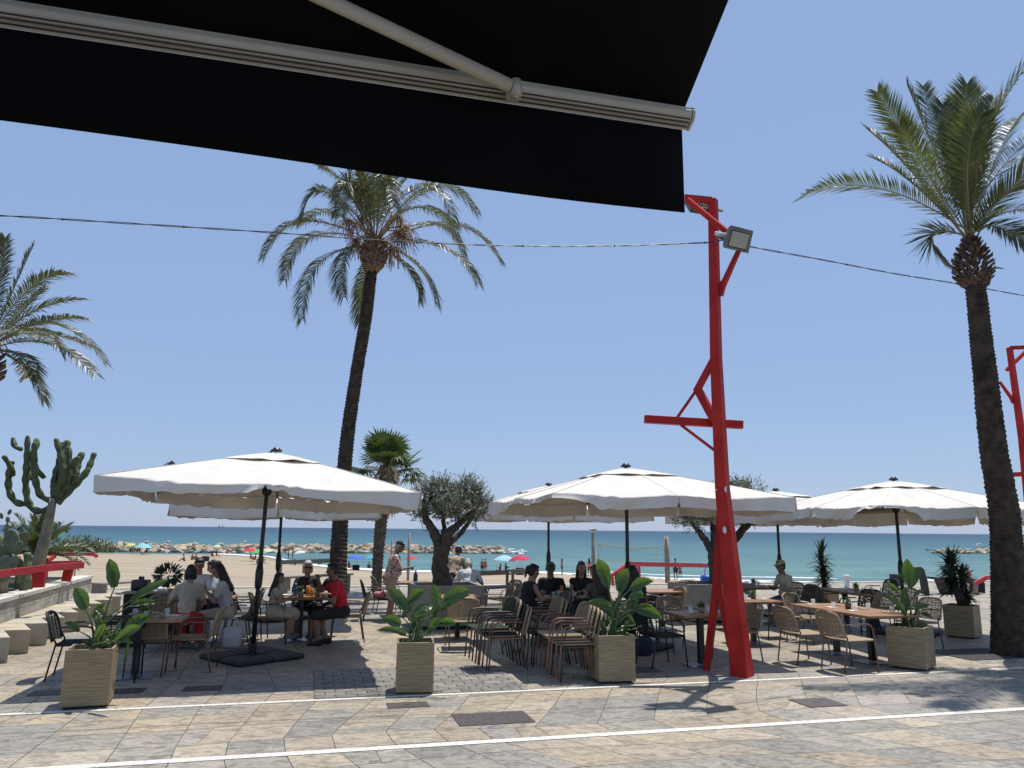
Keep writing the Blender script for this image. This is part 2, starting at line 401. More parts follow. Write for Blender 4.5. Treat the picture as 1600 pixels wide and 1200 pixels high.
# --- painted / inlaid white lines
def strip(name, p0, p1, w, z, mt):
    b_ = MB(); a = p0.copy(); c = p1.copy(); d = (c-a).normalized(); n_ = Vector((-d.y, d.x, 0))*w/2
    K = 60; vs = []; fs = []
    for k in range(K+1):
        q = a.lerp(c, k/K); q.z = z; vs += [q-n_*(1+.06*math.sin(k*3.1)), q+n_*(1+.06*math.sin(k*2.3+1))]
    for k in range(K): fs.append((2*k, 2*k+2, 2*k+3, 2*k+1))
    b_.add(vs, fs); return tag(b_.build(name, mt, smooth=False), kind='structure')
a, c = G(0, 1117), G(1600, 1044); d = (c-a).normalized(); strip('white_line', a-d*9, c+d*14, .085, .0045, M['white_line'])
a, c = G(260, 1190), G(1600, 1108); d = (c-a).normalized(); strip('white_line', a-d*9, c+d*14, .115, .0045, M['white_line'])

# --- grey setts laid in running bond
st = MB(); P0 = touv(G(489, 1047)); P1 = touv(G(494, 1096)); P2 = touv(G(905, 1040))
u0 = P0[0]; v1 = touv(G(560, 1046))[1]; v0 = touv(G(560, 1090))[1]; ul = 5.6
base = MB(); base.add([UV(u0, v0, .0035), UV(u0+ul*.46, v0, .0035), UV(u0+ul*.46, v1, .0035), UV(u0, v1, .0035)], [(0, 1, 2, 3)])
tag(base.build('sett_bed', bedm, smooth=False), kind='structure')
pw, ph = .25, .155; row = 0; vv = v0+.012
while vv+ph*.6 < v1:
    uu = u0-(row % 2)*pw*.5
    while uu < u0+ul*.46-.02:
        x0 = max(uu+.006, u0+.006); x1 = min(uu+pw-.006, u0+ul*.46-.006); y1 = min(vv+ph-.012, v1-.006)
        if x1-x0 > .04:
            k = rnd.uniform(.82, 1.12); st.col = (.235*k, .22*k, .195*k, 1)
            c_ = UV((x0+x1)/2, (vv+y1)/2, .006); st.box(c_, (x1-x0, y1-vv, .012), rz=TH, bev=.004)
        uu += pw
    vv += ph; row += 1
tag(st.build('sett_paving', pm, smooth=False, colors=True), kind='structure')

# --- covers and gratings let into the paving
covers = [((637, 1102), .46, .26, 'small ribbed iron drain cover by the white line in front of the square planter', 1),
          ((770, 1123), .80, .50, 'large ribbed iron access cover between the two white lines', 2),
          ((1277, 1098), .50, .42, 'plain square iron cover in the sun right of the red lamp post', 0),
          ((78, 1083), .42, .30, 'dark flat cover in the parasol shade at the far left', 0),
          ((198, 1080), .40, .30, 'dark flat cover in the shade just right of the left planter', 0),
          ((317, 1076), .44, .30, 'dark flat cover in the shade in front of the large parasol base', 0),
          ((1006, 1047), .42, .40, 'dark flat cover right of the planter by the stacked chairs', 0)]
for (px, py), w, h, lab, ribs in covers:
    p = G(px, py); e = empty('utility_cover', p, TH, lab, 'manhole cover', 'iron covers in the paving')
    m_ = MB(); m_.box((0, 0, .004), (w, h, .008), bev=.002); m_.build('cover_plate', M['iron_cover'], e, smooth=False)
    m_ = MB()
    if ribs:
        n_ = int(w/.03)
        for k in range(n_): m_.box((-w/2+.02+k*(w-.04)/max(1, n_-1), 0, .0095), (.012, h-.04, .004))
        m_.build('rib_pattern', M['iron_cover'], e, smooth=False)
    m_ = MB(); m_.box((0, 0, .0115 if ribs else .0095), (.07, .03, .003)); m_.build('lift_slot', M['steel'], e, smooth=False)
# ridged dark strip by the right-hand palm
e = empty('tree_grate', G(1535, 1022), TH, 'dark ridged paving grate in the shade left of the big right-hand palm trunk', 'grate')
m_ = MB(); 
for k in range(16): m_.box((0, -.5+k*.066, .006), (1.5, .036, .012))
m_.build('slat_set', M['iron_cover'], e, smooth=False)

# --- edge of the promenade down to the sand
m_ = MB(); m_.box(UV(11, V_EDGE+.15, -.55), (76, .3, 1.1), rz=TH); tag(m_.build('promenade_edge', M['stone_cap'], smooth=False), kind='structure')

# --- beach
sd = MB(); xs = [-420, -300, -200, -150, -120]+[x for x in range(-104, 100, 4)]+[110, 140, 200, 320, 600]; ts = [k/46 for k in range(47)]+[1.04, 1.1, 1.3, 2.0]
vs = []; 
for x in xs:
    e0 = edgeY(max(-60, min(60, x))); s0 = max(shore(x), e0+8)
    for t_ in ts:
        y = e0-.3+(s0-e0)*t_ if t_ <= 1 else e0+(s0-e0)*t_
        vs.append((x, y, sandz(x, y) if t_ > 0 else -.5))
fs = []; nT = len(ts)
for i in range(len(xs)-1):
    for j in range(nT-1): a = i*nT+j; fs.append((a, a+nT, a+nT+1, a+1))
sd.add(vs, fs)
ms = mat('beach_sand', (.33, .265, .185), .95, .2, .35, .6, 3, detail=10, stretch=(.35, 1.6, 1))
t = ms.node_tree; N = t.nodes; L = t.links   # darker damp sand at the waterline, a real wet band
geo = N.new('ShaderNodeNewGeometry'); sp = N.new('ShaderNodeSeparateXYZ'); L.new(geo.outputs['Position'], sp.inputs[0])
mr = N.new('ShaderNodeMapRange'); mr.inputs[1].default_value = -3.75; mr.inputs[2].default_value = -3.35; mr.inputs[3].default_value = .58; mr.inputs[4].default_value = 1; L.new(sp.outputs[2], mr.inputs[0])
old = N['Principled BSDF'].inputs['Base Color'].links[0].from_socket
x = N.new('ShaderNodeMix'); x.data_type = 'RGBA'; x.blend_type = 'MULTIPLY'; x.inputs[0].default_value = 1; L.new(old, x.inputs[6]); L.new(mr.outputs[0], x.inputs[7]); L.new(x.outputs[2], N['Principled BSDF'].inputs['Base Color'])
tag(sd.build('beach', ms), kind='structure')

# --- sea
wt = bpy.data.materials.new('sea_water'); wt.use_nodes = True; t = wt.node_tree; N = t.nodes; L = t.links; b = N['Principled BSDF']
geo = N.new('ShaderNodeNewGeometry'); sp = N.new('ShaderNodeSeparateXYZ'); L.new(geo.outputs['Position'], sp.inputs[0])
mp = N.new('ShaderNodeMapping'); mp.inputs['Scale'].default_value = (.004, .015, 0); L.new(geo.outputs['Position'], mp.inputs[0])
na = N.new('ShaderNodeTexNoise'); na.inputs['Scale'].default_value = 1; na.inputs['Detail'].default_value = 5; L.new(mp.outputs[0], na.inputs['Vector'])
lg = N.new('ShaderNodeMath'); lg.operation = 'LOGARITHM'; lg.inputs[1].default_value = 10; L.new(sp.outputs[1], lg.inputs[0])
ad = N.new('ShaderNodeMath'); ad.operation = 'MULTIPLY_ADD'; ad.inputs[1].default_value = .5; L.new(na.outputs['Fac'], ad.inputs[0]); L.new(lg.outputs[0], ad.inputs[2])
mr = N.new('ShaderNodeMapRange'); mr.inputs[1].default_value = 2.15; mr.inputs[2].default_value = 3.5; L.new(ad.outputs[0], mr.inputs[0])
rp = N.new('ShaderNodeValToRGB'); E_ = rp.color_ramp.elements
E_[0].position = 0; E_[0].color = (.15, .27, .235, 1); E_[1].position = 1; E_[1].color = (.010, .046, .080, 1)
for p_, c_ in ((.18, (.085, .195, .19)), (.42, (.045, .14, .155)), (.7, (.018, .078, .11))): q = E_.new(p_); q.color = (*c_, 1)
L.new(mr.outputs[0], rp.inputs[0])
# foam and small broken crests, the pale flecks also painting in glints
m2 = N.new('ShaderNodeMapping'); m2.inputs['Scale'].default_value = (.10, .42, 0); L.new(geo.outputs['Position'], m2.inputs[0])
nf = N.new('ShaderNodeTexNoise'); nf.inputs['Scale'].default_value = 1; nf.inputs['Detail'].default_value = 7; nf.inputs['Roughness'].default_value = .7; L.new(m2.outputs[0], nf.inputs['Vector'])
rf = N.new('ShaderNodeValToRGB'); rf.color_ramp.elements[0].position = .675; rf.color_ramp.elements[0].color = (0, 0, 0, 1); rf.color_ramp.elements[1].position = .76; rf.color_ramp.elements[1].color = (.8, .8, .8, 1); L.new(nf.outputs['Fac'], rf.inputs[0])
mx = N.new('ShaderNodeMix'); mx.data_type = 'RGBA'; L.new(rf.outputs[0], mx.inputs[0]); L.new(rp.outputs[0], mx.inputs[6]); mx.inputs[7].default_value = (.6, .66, .66, 1); L.new(mx.outputs[2], b.inputs['Base Color'])
b.inputs['Roughness'].default_value = .32; b.inputs['IOR'].default_value = 1.33; b.inputs['Specular IOR Level'].default_value = .25
m3 = N.new('ShaderNodeMapping'); m3.inputs['Scale'].default_value = (.05, .16, 0); L.new(geo.outputs['Position'], m3.inputs[0])
nb = N.new('ShaderNodeTexNoise'); nb.inputs['Scale'].default_value = 1; nb.inputs['Detail'].default_value = 8; nb.inputs['Roughness'].default_value = .65; L.new(m3.outputs[0], nb.inputs['Vector'])
rw = N.new('ShaderNodeValToRGB'); rw.color_ramp.elements[0].position = .36; rw.color_ramp.elements[0].color = (.66, .70, .74, 1); rw.color_ramp.elements[1].position = .62; rw.color_ramp.elements[1].color = (1.16, 1.12, 1.10, 1); L.new(nb.outputs['Fac'], rw.inputs[0])
xw = N.new('ShaderNodeMix'); xw.data_type = 'RGBA'; xw.blend_type = 'MULTIPLY'; xw.inputs[0].default_value = 1; L.new(rp.outputs[0], xw.inputs[6]); L.new(rw.outputs[0], xw.inputs[7]); L.new(xw.outputs[2], mx.inputs[6])
bp = N.new('ShaderNodeBump'); bp.inputs['Strength'].default_value = 1; bp.inputs['Distance'].default_value = 2.2; L.new(nb.outputs['Fac'], bp.inputs['Height']); L.new(bp.outputs[0], b.inputs['Normal'])
se = MB(); vs = []; ys = [60+k*1.2 for k in range(110)]+[200, 230, 280, 400, 700, 1500, 4000, 12000, 40000]; xs2 = [-40000, -4000, -800, -300]+[x for x in range(-160, 161, 8)]+[300, 800, 4000, 40000]
for x_ in xs2:
    for y in ys:
        z = SEA_Z
        if y < 190 and abs(x_) < 200:
            dd = y-shore(x_)
            z += .16*math.sin(dd*.55+noise.noise(Vector((x_*.03, 0, 1)))*2)*max(0, 1-abs(dd-9)/30)
        vs.append((x_, y, z))
nY = len(ys); fs = []
for i in range(len(xs2)-1):
    for j in range(nY-1): a = i*nY+j; fs.append((a, a+nY, a+nY+1, a+1))
se.add(vs, fs); tag(se.build('sea', wt), kind='structure')
# surf line: ragged low foam lying along the water's edge
fo = MB(); vs = []; fs = []; K = 420; xx = [-62+k*(170/K) for k in range(K+1)]
for k, x_ in enumerate(xx):
    y = shore(x_)+.4; w = 1.0+1.6*abs(noise.noise(Vector((x_*.25, 2, 0))))+.8*noise.noise(Vector((x_*1.1, 5, 0)))
    if x_ < -30: w *= .5
    o_ = 1.2*noise.noise(Vector((x_*.11, 9, 0)))
    vs += [(x_, y+o_-.7, SEA_Z+.06), (x_, y+o_+max(w, .15), SEA_Z+.20)]
for k in range(K): fs.append((2*k, 2*k+2, 2*k+3, 2*k+1))
b0 = len(vs)
for k, x_ in enumerate(xx):
    if x_ < 12: 
        vs += [(x_, shore(x_)+7, SEA_Z-.2)]*2; continue
    y = shore(x_)+8+2.0*noise.noise(Vector((x_*.06, 4, 0))); w = max(0, 1.6*noise.noise(Vector((x_*.13, 7, 0)))+.35)
    vs += [(x_, y, SEA_Z+.20), (x_, y+w, SEA_Z+.26)]
for k in range(K): a = b0+2*k; fs.append((a, a+2, a+3, a+1))
fo.add(vs, fs); fm2 = mat('sea_foam', (.66, .68, .66), .8, .12, 2, .6, 6); tag(fo.build('surf_foam', fm2), 'line of white surf foam along the beach waterline', 'foam', kind='stuff')

# --- breakwaters of separate boulders
def boulder(seed):
    r_ = random.Random(seed); bm = bmesh.new(); pts = []
    for k in range(16):
        v_ = Vector((r_.gauss(0, 1), r_.gauss(0, 1), r_.gauss(0, 1))).normalized()*r_.uniform(.8, 1.05); bm.verts.new((v_.x*.62, v_.y*.55, v_.z*.42))
    res = bmesh.ops.convex_hull(bm, input=bm.verts)
    bmesh.ops.delete(bm, geom=[g for g in res['geom_interior'] if isinstance(g, bmesh.types.BMVert)], context='VERTS')
    bmesh.ops.bevel(bm, geom=bm.edges[:], offset=.05, segments=1, affect='EDGES')
    me = bpy.data.meshes.new('boulder'); bm.to_mesh(me); bm.free(); me.materials.append(M['rock'] if seed % 3 else M['rock_g']); return me
BO = [boulder(s) for s in range(10)]
rr = random.Random(11)
def rockline(pts, n, rows, size, label, grp, h=1.9):
    seg = [(Vector(a), Vector(b_)) for a, b_ in zip(pts, pts[1:])]; tot = sum((b_-a).length for a, b_ in seg)
    for r_ in range(rows):
        for k in range(n):
            s_ = (k+rr.uniform(0, .9))/n*tot
            for a, b_ in seg:
                if s_ <= (b_-a).length: break
                s_ -= (b_-a).length
            d = (b_-a).normalized(); p = a+d*s_; nn = Vector((-d.y, d.x)); q = p+nn*((r_-.2)*size*.85+rr.uniform(-.3, .3))
            z = SEA_Z-.1+h*(1-abs(r_-(rows-1))/(rows-.5))*.75+rr.uniform(-.15, .25)
            o = bpy.data.objects.new('boulder', rr.choice(BO)); lnk(o); o.location = (q.x, q.y, z)
            f_ = size*rr.uniform(.75, 1.35); o.scale = (f_*rr.uniform(.9, 1.4), f_, f_*rr.uniform(.7, 1.1)); o.rotation_euler = (rr.uniform(-.4, .4), rr.uniform(-.4, .4), rr.uniform(0, 6.28))
            tag(o, label, 'boulder', grp)
L0 = G(120, 862, SEA_Z); L1 = G(400, 864, SEA_Z); L2 = G(792, 865, SEA_Z)
rockline([(L0.x-6, L0.y), (L1.x, L1.y), (L2.x, L2.y)], 70, 4, 1.75, 'pale angular boulder in the long breakwater left of centre', 'boulders of the long breakwater', 1.9)
Q0 = G(1452, 865, SEA_Z); Q1 = G(1650, 865, SEA_Z)
rockline([(Q0.x, Q0.y), (Q1.x, Q1.y)], 24, 2, 1.7, 'low boulder in the short offshore breakwater at the right', 'boulders of the offshore breakwater', 1.3)
# spray at the tip of the breakwater
fo = MB()
for k in range(46):
    fo.ell((L2.x+rr.uniform(-3, 4.5), L2.y+rr.uniform(-2, 3), SEA_Z+abs(rr.gauss(0, .35))), (rr.uniform(.3, 1.2), rr.uniform(.3, .8), rr.uniform(.1, .4)), nu=7, nv=5)
tag(fo.build('wave_spray', fm2), 'white splash of a wave breaking on the breakwater tip', 'splash', kind='stuff')
# scrub behind the beach at the left
sc = MB(); rs = random.Random(5)
for k in range(2600):
    px = rs.uniform(60, 158); q = PS(px, 866); q = Vector((q.x, q.y+rs.uniform(0, 8), q.z)); hgt = (2.6 if px < 130 else 2.6-(px-130)*.055)*rs.uniform(.5, 1.05)*(1+.3*noise.noise(Vector((px*.08, 0, 0))))*1.25
    z1 = rs.uniform(.1, 1)*hgt; a = rs.uniform(0, 6.28); w = rs.uniform(.12, .3)
    p = q+Vector((0, 0, z1)); d = Vector((math.cos(a), math.sin(a), rs.uniform(.3, 1.6))).normalized()*rs.uniform(.35, .7); s_ = d.cross(Vector((0, 0, 1))).normalized()*w*.5
    sc.add([p-s_, p+s_, p+d], [(0, 1, 2)])
tag(sc.build('dune_scrub', M['scrub'], smooth=False), 'grey green scrub growing on the dune at the left end of the breakwater', 'bush', kind='stuff')

# --- shoreline pebbles right of centre
pb = MB()
for k in range(260):
    x_ = rs.uniform(8, 60); y = shore(x_)-rs.uniform(.5, 3.5); r_ = rs.uniform(.12, .4); pb.ell((x_, y, max(sandz(x_, y), SEA_Z)), (r_*1.3, r_, r_*.7), nu=6, nv=4)
tag(pb.build('shore_pebbles', M['rock'], smooth=False), 'pebbles scattered along the waterline at the right', 'pebbles', kind='stuff')

# ================================================================== STEPPED STONE BENCH AND CACTUS BED, LEFT
tip0 = G(21, 1022); tip1 = G(172, 957); NT = 8
d = (tip1-tip0); stp = d/ (NT-1.0); bench = empty('stepped_stone_bench', tip0, 0, 'saw-toothed row of pale stone blocks stepping back along the cactus bed', 'stone bench')
nrm = Vector((-stp.y, stp.x, 0)).normalized()
for k in range(-1, NT):
    a = tip0+stp*k; sl_ = MB(); W_ = 2.1-.05*k
    # each block is a slab of the row with its own oblique front
    p0 = a; p1 = a+stp*.98; out = nrm*(-1)
    if (out.dot(Vector((1, 0, 0)))) < 0: out = -out
    vv_ = [p0+out*.20, p0.lerp(p1, .999)-out*.16, p1-out*1.25, p0-out*1.25]
    h_ = .36
    vs = [Vector((q.x, q.y, 0)) for q in vv_]+[Vector((q.x, q.y, h_)) for q in vv_]
    sl_.add(vs, [(3, 2, 1, 0), (4, 5, 6, 7), (0, 1, 5, 4), (1, 2, 6, 5), (2, 3, 7, 6), (3, 0, 4, 7)])
    o = sl_.build('stone_block', cm('stone_a', (.40, .36, .29), .85, .2, 2.5, bump=.4) if k % 2 else cm('stone_b', (.44, .38, .28), .85, .2, 2.5, bump=.4), bench, smooth=False, world=True)
    bv = o.modifiers.new('bevel', 'BEVEL'); bv.width = .012; bv.segments = 2
w0 = G(0, 975, .36); w1 = G(141, 926, .36); dw = (w1-w0).normalized(); w0 = w0-dw*5; nw = Vector((-dw.y, dw.x, 0))
if nw.x > 0: nw = -nw
wall = empty('planter_wall', w1, 0, 'board-marked concrete wall with pale cap holding the cactus bed', 'wall')
def prism(mb, pts, z0, z1):
    n_ = len(pts); vs = [Vector((p.x, p.y, z0)) for p in pts]+[Vector((p.x, p.y, z1)) for p in pts]
    mb.add(vs, [tuple(range(n_-1, -1, -1)), tuple(range(n_, 2*n_))]+[(i, (i+1) % n_, n_+(i+1) % n_, n_+i) for i in range(n_)])
m_ = MB(); K = 7; L_ = (w1-w0).length
for r_ in range(2):
    k = 0.0
    while k < L_-.05:
        s0, s1 = k+.004, min(L_, k+.9)-.004; off = .45*(r_ % 2)
        prism(m_, [w0+dw*s0, w0+dw*s1, w0+dw*s1+nw*.28, w0+dw*s0+nw*.28], .361+r_*.165, .361+(r_+1)*.165-.005); k += .9 if not (k == 0 and r_) else .45
m_.build('block_face', M['stone_grey'], wall, smooth=False, world=True)
m_ = MB(); prism(m_, [w0-nw*.03, w1-nw*.03+dw*.03, w1+nw*.32+dw*.03, w0+nw*.32], .70, .765); o = m_.build('cap_stone', M['stone_cap'], wall, smooth=False, world=True)
m_ = MB(); prism(m_, [w1+nw*.32, w1+nw*9, w1+nw*9-dw*.25, w1+nw*.32-dw*.25], 0, .75); m_.build('end_wall', M['stone_grey'], wall, smooth=False, world=True)
m_ = MB(); prism(m_, [w0+nw*.3, w1+nw*.3-dw*.2, w1+nw*9-dw*.2, w0+nw*9], 0, .70); tag(m_.build('flower_bed', M['soil'], smooth=False), kind='structure')
# red faceted bars of the bed
def bar_thing(label, pts, posts, w=.12, t_=.05, mt=None):
    e_ = empty('red_rail', pts[0], 0, label, 'rail', 'red painted steel rails')
    m_ = MB()
    for a_, b_ in zip(pts, pts[1:]): m_.beam(a_, b_, w, w, t_, t_, side=Vector((0, 0, 1)) if abs((b_-a_).normalized().z) < .5 else U)
    m_.build('rail_bar', mt or M['red_pink'], e_, smooth=False, world=True)
    for a_, b_, w_ in posts:
        m_ = MB(); m_.beam(a_, b_, w_, w_*.9, .10, .10, side=U); m_.build('post', M['red'], e_, smooth=False, world=True)
    return e_
bar_thing('long red bar on a thick post crossing the cactus bed, nearest the camera', [AY(-60, 904, 12.6), AY(70, 888, 14.2), AY(130, 883, 15.2)],
          [(AY(62, 893, 14.1), AY(60, 918, 14.1), .20), (AY(108, 888, 14.9), AY(103, 908, 14.9), .16)])
bar_thing('short red bar lying behind the cactus trunk and the front bar', [AY(64, 882, 16.4), AY(128, 880, 16.6)], [(AY(70, 884, 16.4), AY(70, 902, 16.4), .1)], .12)
bar_thing('farthest red bar, beyond the cactus bed above the sand', [AY(60, 866, 22), AY(146, 866, 22), AY(152, 870, 22)], [(AY(86, 868, 22), AY(70, 880, 21.5), .08), (AY(20, 882, 21), AY(30, 872, 21.5), .1)], .09)
m_ = MB(); p = PS(116, 901); m_.beam(p, p+Vector((.05, 0, 2.3)), .07, .06); tag(m_.build('wooden_post', M['wood_grey'], smooth=False), 'thin grey wooden post standing in the sand behind the red bars', 'post')
# ================================================================== PALMS
def bez(a, b, c, t): return a*(1-t)**2+b*2*t*(1-t)+c*t*t
def frond(mb, a, mid, tip, rnd, n=58, leaf=.42, wid=.032, vee=.35, droop=.35, start=.2, rach=.022, fwd=.75, fold=.0):
    """pinnate leaf: mid is a point ON the curve at its middle"""
    c = mid*2-(a+tip)*.5
    path = [bez(a, c, tip, k/14) for k in range(15)]
    mb.cur = 1; mb.tube(path, [rach*(1-.85*k/14) for k in range(15)], 4, True); mb.cur = 0
    L_ = sum((path[i+1]-path[i]).length for i in range(14))
    sd = (tip-a).cross(Vector((0, 0, 1)))
    if sd.length < .05: sd = Vector((1, 0, 0))
    sd.normalize(); sd = (sd+Vector((rnd.uniform(-.5, .5), rnd.uniform(-.5, .5), rnd.uniform(-.25, .25)))).normalized()
    for i in range(n):
        t = start+(1-start)*(i/(n-1))**.92
        p = bez(a, c, tip, t); tg = ((c-a)*(1-t)+(tip-c)*t).normalized()
        s_ = (sd-tg*sd.dot(tg)).normalized(); up = s_.cross(tg)
        if up.z < 0: up = -up
        u_ = (t-start)/(1-start); ln = leaf*(.45+.75*math.sin(min(1, u_*1.25+.12)*math.pi*.62))*(1-.45*max(0, u_-.75)/.25)
        for sg in (-1, 1):
            l_ = ln*rnd.uniform(.78, 1.1); f_ = fwd+.55*u_+rnd.uniform(-.15, .15)
            d = (tg*f_+s_*sg+up*(vee+rnd.uniform(-.2, .2))).normalized()
            w = wid*rnd.uniform(.8, 1.1)
            q = tg.cross(d); q = q.normalized() if q.length > .01 else up
            wv = (d.cross(q)*rnd.uniform(.75, 1)+q*rnd.uniform(-.5, .5)).normalized()*w*.5
            m1 = p+d*l_*.45; e1 = p+d*l_*.97+Vector((0, 0, -1))*droop*l_*rnd.uniform(.5, 1.1)
            mb.add([p-wv*.5, p+wv*.5, m1+wv, m1-wv, e1], [(0, 1, 2, 3), (3, 2, 4)])
def palm_trunk(root, path, rad, name='trunk', rows_per_m=11, depth=.022, seed=1, bk='bark'):
    rnd = random.Random(seed); path = [Vector(p) for p in path]
    L_ = sum((path[i+1]-path[i]).length for i in range(len(path)-1)); n = int(L_*rows_per_m*2)
    # Catmull-ish resample
    P_ = []; Rr = []
    for k in range(n+1):
        s_ = k/n*(len(path)-1); i = min(int(s_), len(path)-2); f_ = s_-i
        p0 = path[max(i-1, 0)]; p1 = path[i]; p2 = path[i+1]; p3 = path[min(i+2, len(path)-1)]
        P_.append(.5*((2*p1)+(p2-p0)*f_+(2*p0-5*p1+4*p2-p3)*f_*f_+(3*p1-p0-3*p2+p3)*f_**3)); Rr.append(rad[i]*(1-f_)+rad[i+1]*f_)
    NS = 40; tbl = {}
    def prof(i, k):
        row = i//2; ph = (k+(row % 2)*2+row*1.3) % 4
        if (row, k) not in tbl: tbl[(row, k)] = rnd.uniform(-1, 1)
        v_ = (1 if i % 2 else -.35)*(1-abs(ph-2)/2*.8)
        return 1+depth/max(Rr[i], .05)*(v_+.5*tbl[(row, k)])
    m_ = MB(); m_.tube(P_, Rr, NS, True, prof); return m_.build(name, M[bk], root, smooth=False, world=True)
def boots(root, path, rad, count, seed, size=.16, name='leaf_base_collar', out=.55, mt=None):
    """cut leaf bases packed in a spiral"""
    rnd = random.Random(seed); m_ = MB(); path = [Vector(p) for p in path]
    for k in range(count):
        s_ = (k+.5)/count*(len(path)-1); i = min(int(s_), len(path)-2); f_ = s_-i; p = path[i].lerp(path[i+1], f_); r_ = rad[i]*(1-f_)+rad[i+1]*f_
        a = k*2.39996+rnd.uniform(-.1, .1); o_ = Vector((math.cos(a), math.sin(a), 0)); tn = Vector((-math.sin(a), math.cos(a), 0))
        sz = size*rnd.uniform(.75, 1.25); b_ = p+o_*r_*.72; t_ = p+o_*(r_+sz*out)+Vector((0, 0, sz*rnd.uniform(.4, 1.0)))
        w = sz*.52
        vs = [b_-tn*w+Vector((0, 0, -.04)), b_+tn*w+Vector((0, 0, -.04)), b_+o_*.03+Vector((0, 0, -sz*.5)), t_-tn*w*.45, t_+tn*w*.45, t_+Vector((0, 0, -sz*.35))]
        m_.add(vs, [(0, 2, 5, 3), (2, 1, 4, 5), (1, 0, 3, 4), (3, 5, 4), (0, 1, 2)])
    m_.build(name, mt or M['boot'], root, smooth=False, world=True)
def dates(root, base, cx, cz, seed, n=70):
    rnd = random.Random(seed); m_ = MB(); hub = base+Vector((cx, rnd.uniform(-.5, .2), cz))
    m_.tube([base, base.lerp(hub, .5)+Vector((0, 0, .18)), hub], [.03, .025, .018], 5)
    for k in range(n):
        e_ = hub+Vector((rnd.gauss(0, .22), rnd.gauss(0, .22), -rnd.uniform(.2, .75))); m_.tube([hub, hub.lerp(e_, .5)+Vector((rnd.uniform(-.08, .08), rnd.uniform(-.08, .08), .12)), e_], [.007, .007, .010], 3, False)
    m_.build('date_stalks', M['dates'], root, world=True)

def frond_set(root, base, specs, Y, seed, matl, to_px, **kw):
    """specs: (mid, tip, depth offset mid, depth offset tip) given where the leaf is seen; real 3-D curves at the palm's own distance"""
    rnd = random.Random(seed)
    for (mx_, my), (tx, ty), dm, dt in specs:
        pm_ = AY(*to_px(mx_, my), Y+dm); pt = AY(*to_px(tx, ty), Y+dt)
        m_ = MB(); frond(m_, base+Vector((rnd.uniform(-.08, .08), rnd.uniform(-.1, .1), rnd.uniform(-.1, .1))), pm_, pt, rnd, **kw)
        m_.build('frond', [matl, M['rachis']], root, smooth=False, world=True)
def rand_fronds(root, base, cnt_, L_, seed, matl, el=(10, 80), az=(0, 360), bend=(.5, 1.1), **kw):
    rnd = random.Random(seed)
    for k in range(cnt_):
        a = R(rnd.uniform(*az)); e_ = R(rnd.uniform(*el)); l_ = L_*rnd.uniform(.82, 1.08); h = Vector((math.cos(a), math.sin(a), 0))
        d0 = h*math.cos(e_)+Vector((0, 0, math.sin(e_))); mid = base+d0*l_*.52; bd = rnd.uniform(*bend)
        tip = base+d0*l_*.95+Vector((0, 0, -l_*.42*bd))-h*l_*.08*bd
        mid = mid+Vector((0, 0, .02*l_))
        m_ = MB(); frond(m_, base, mid, tip, rnd, **kw); m_.build('frond', [matl, M['rachis']], root, smooth=False, world=True)

# centre palm
pY = 22.4; pb_ = G(527, 938)
palm = empty('date_palm', pb_, 0, 'tall date palm with arching fronds and orange date stalks behind the large left parasol', 'palm tree', 'date palms')
tp = [pb_-Vector((0, 0, .3)), AY(531, 830, pY), AY(541, 700, pY), AY(556, 590, pY), AY(571, 500, pY), AY(580, 428, pY)]
palm_trunk(palm, tp, [.27, .22, .195, .18, .175, .165], seed=3)
cb = AY(585, 383, pY)
boots(palm, [AY(581, 424, pY), AY(584, 408, pY), AY(585, 390, pY), AY(585, 378, pY)], [.20, .33, .35, .24], 150, 4, .15)
z1 = lambda x, y: (400+x*.25, 250+y*.25)
sp = [((300, 385), (45, 610), -.6, -1.0), ((340, 480), (180, 745), .8, 1.2), ((400, 640), (290, 990), -1.0, -1.6), ((560, 590), (548, 850), -.9, -1.4),
      ((670, 740), (650, 1000), .9, 1.2), ((950, 680), (1020, 870), .5, .8), ((990, 640), (1128, 900), -1.0, -1.5), ((1160, 545), (1382, 768), -.6, -1.0), ((1230, 405), (1532, 640), .3, .5),
      ((1110, 400), (1300, 595), 1.2, 1.8), ((1080, 190), (1245, 480), -1.0, -1.6), ((1080, 170), (1385, 335), .2, .4), ((900, 170), (1010, 90), 1.0, 1.6), ((800, 130), (865, 340), -1.2, -2.2),
      ((690, 230), (640, 70), .8, 1.2), ((590, 150), (530, 350), -1.3, -2.0), ((560, 180), (400, 45), .3, .5), ((440, 200), (290, 360), -.2, -.4), ((830, 200), (960, -60), -.3, -.5), ((740, 200), (740, -120), .4, .6),
      ((620, 200), (520, -100), -.6, -1.0), ((900, 240), (1180, 130), 1.4, 2.0), ((470, 330), (260, 400), 1.4, 2.2), ((990, 300), (1240, 420), 1.5, 2.3)]
frond_set(palm, cb, sp, pY, 5, M['frond'], z1, n=88, leaf=.50, wid=.032, vee=.3, droop=.5)
rand_fronds(palm, cb, 8, 3.3, 9, M['frond'], el=(35, 85), bend=(.3, 1.0), n=60, leaf=.46, wid=.034, droop=.4)
for cx, cz, s_ in ((-.75, .25, 1), (-.62, -.15, 2), (.75, .45, 3), (.8, -.05, 4), (.55, -.45, 5), (-.35, .6, 6), (.95, .15, 7)): dates(palm, cb+Vector((0, 0, .1)), cx, cz+.3, s_)

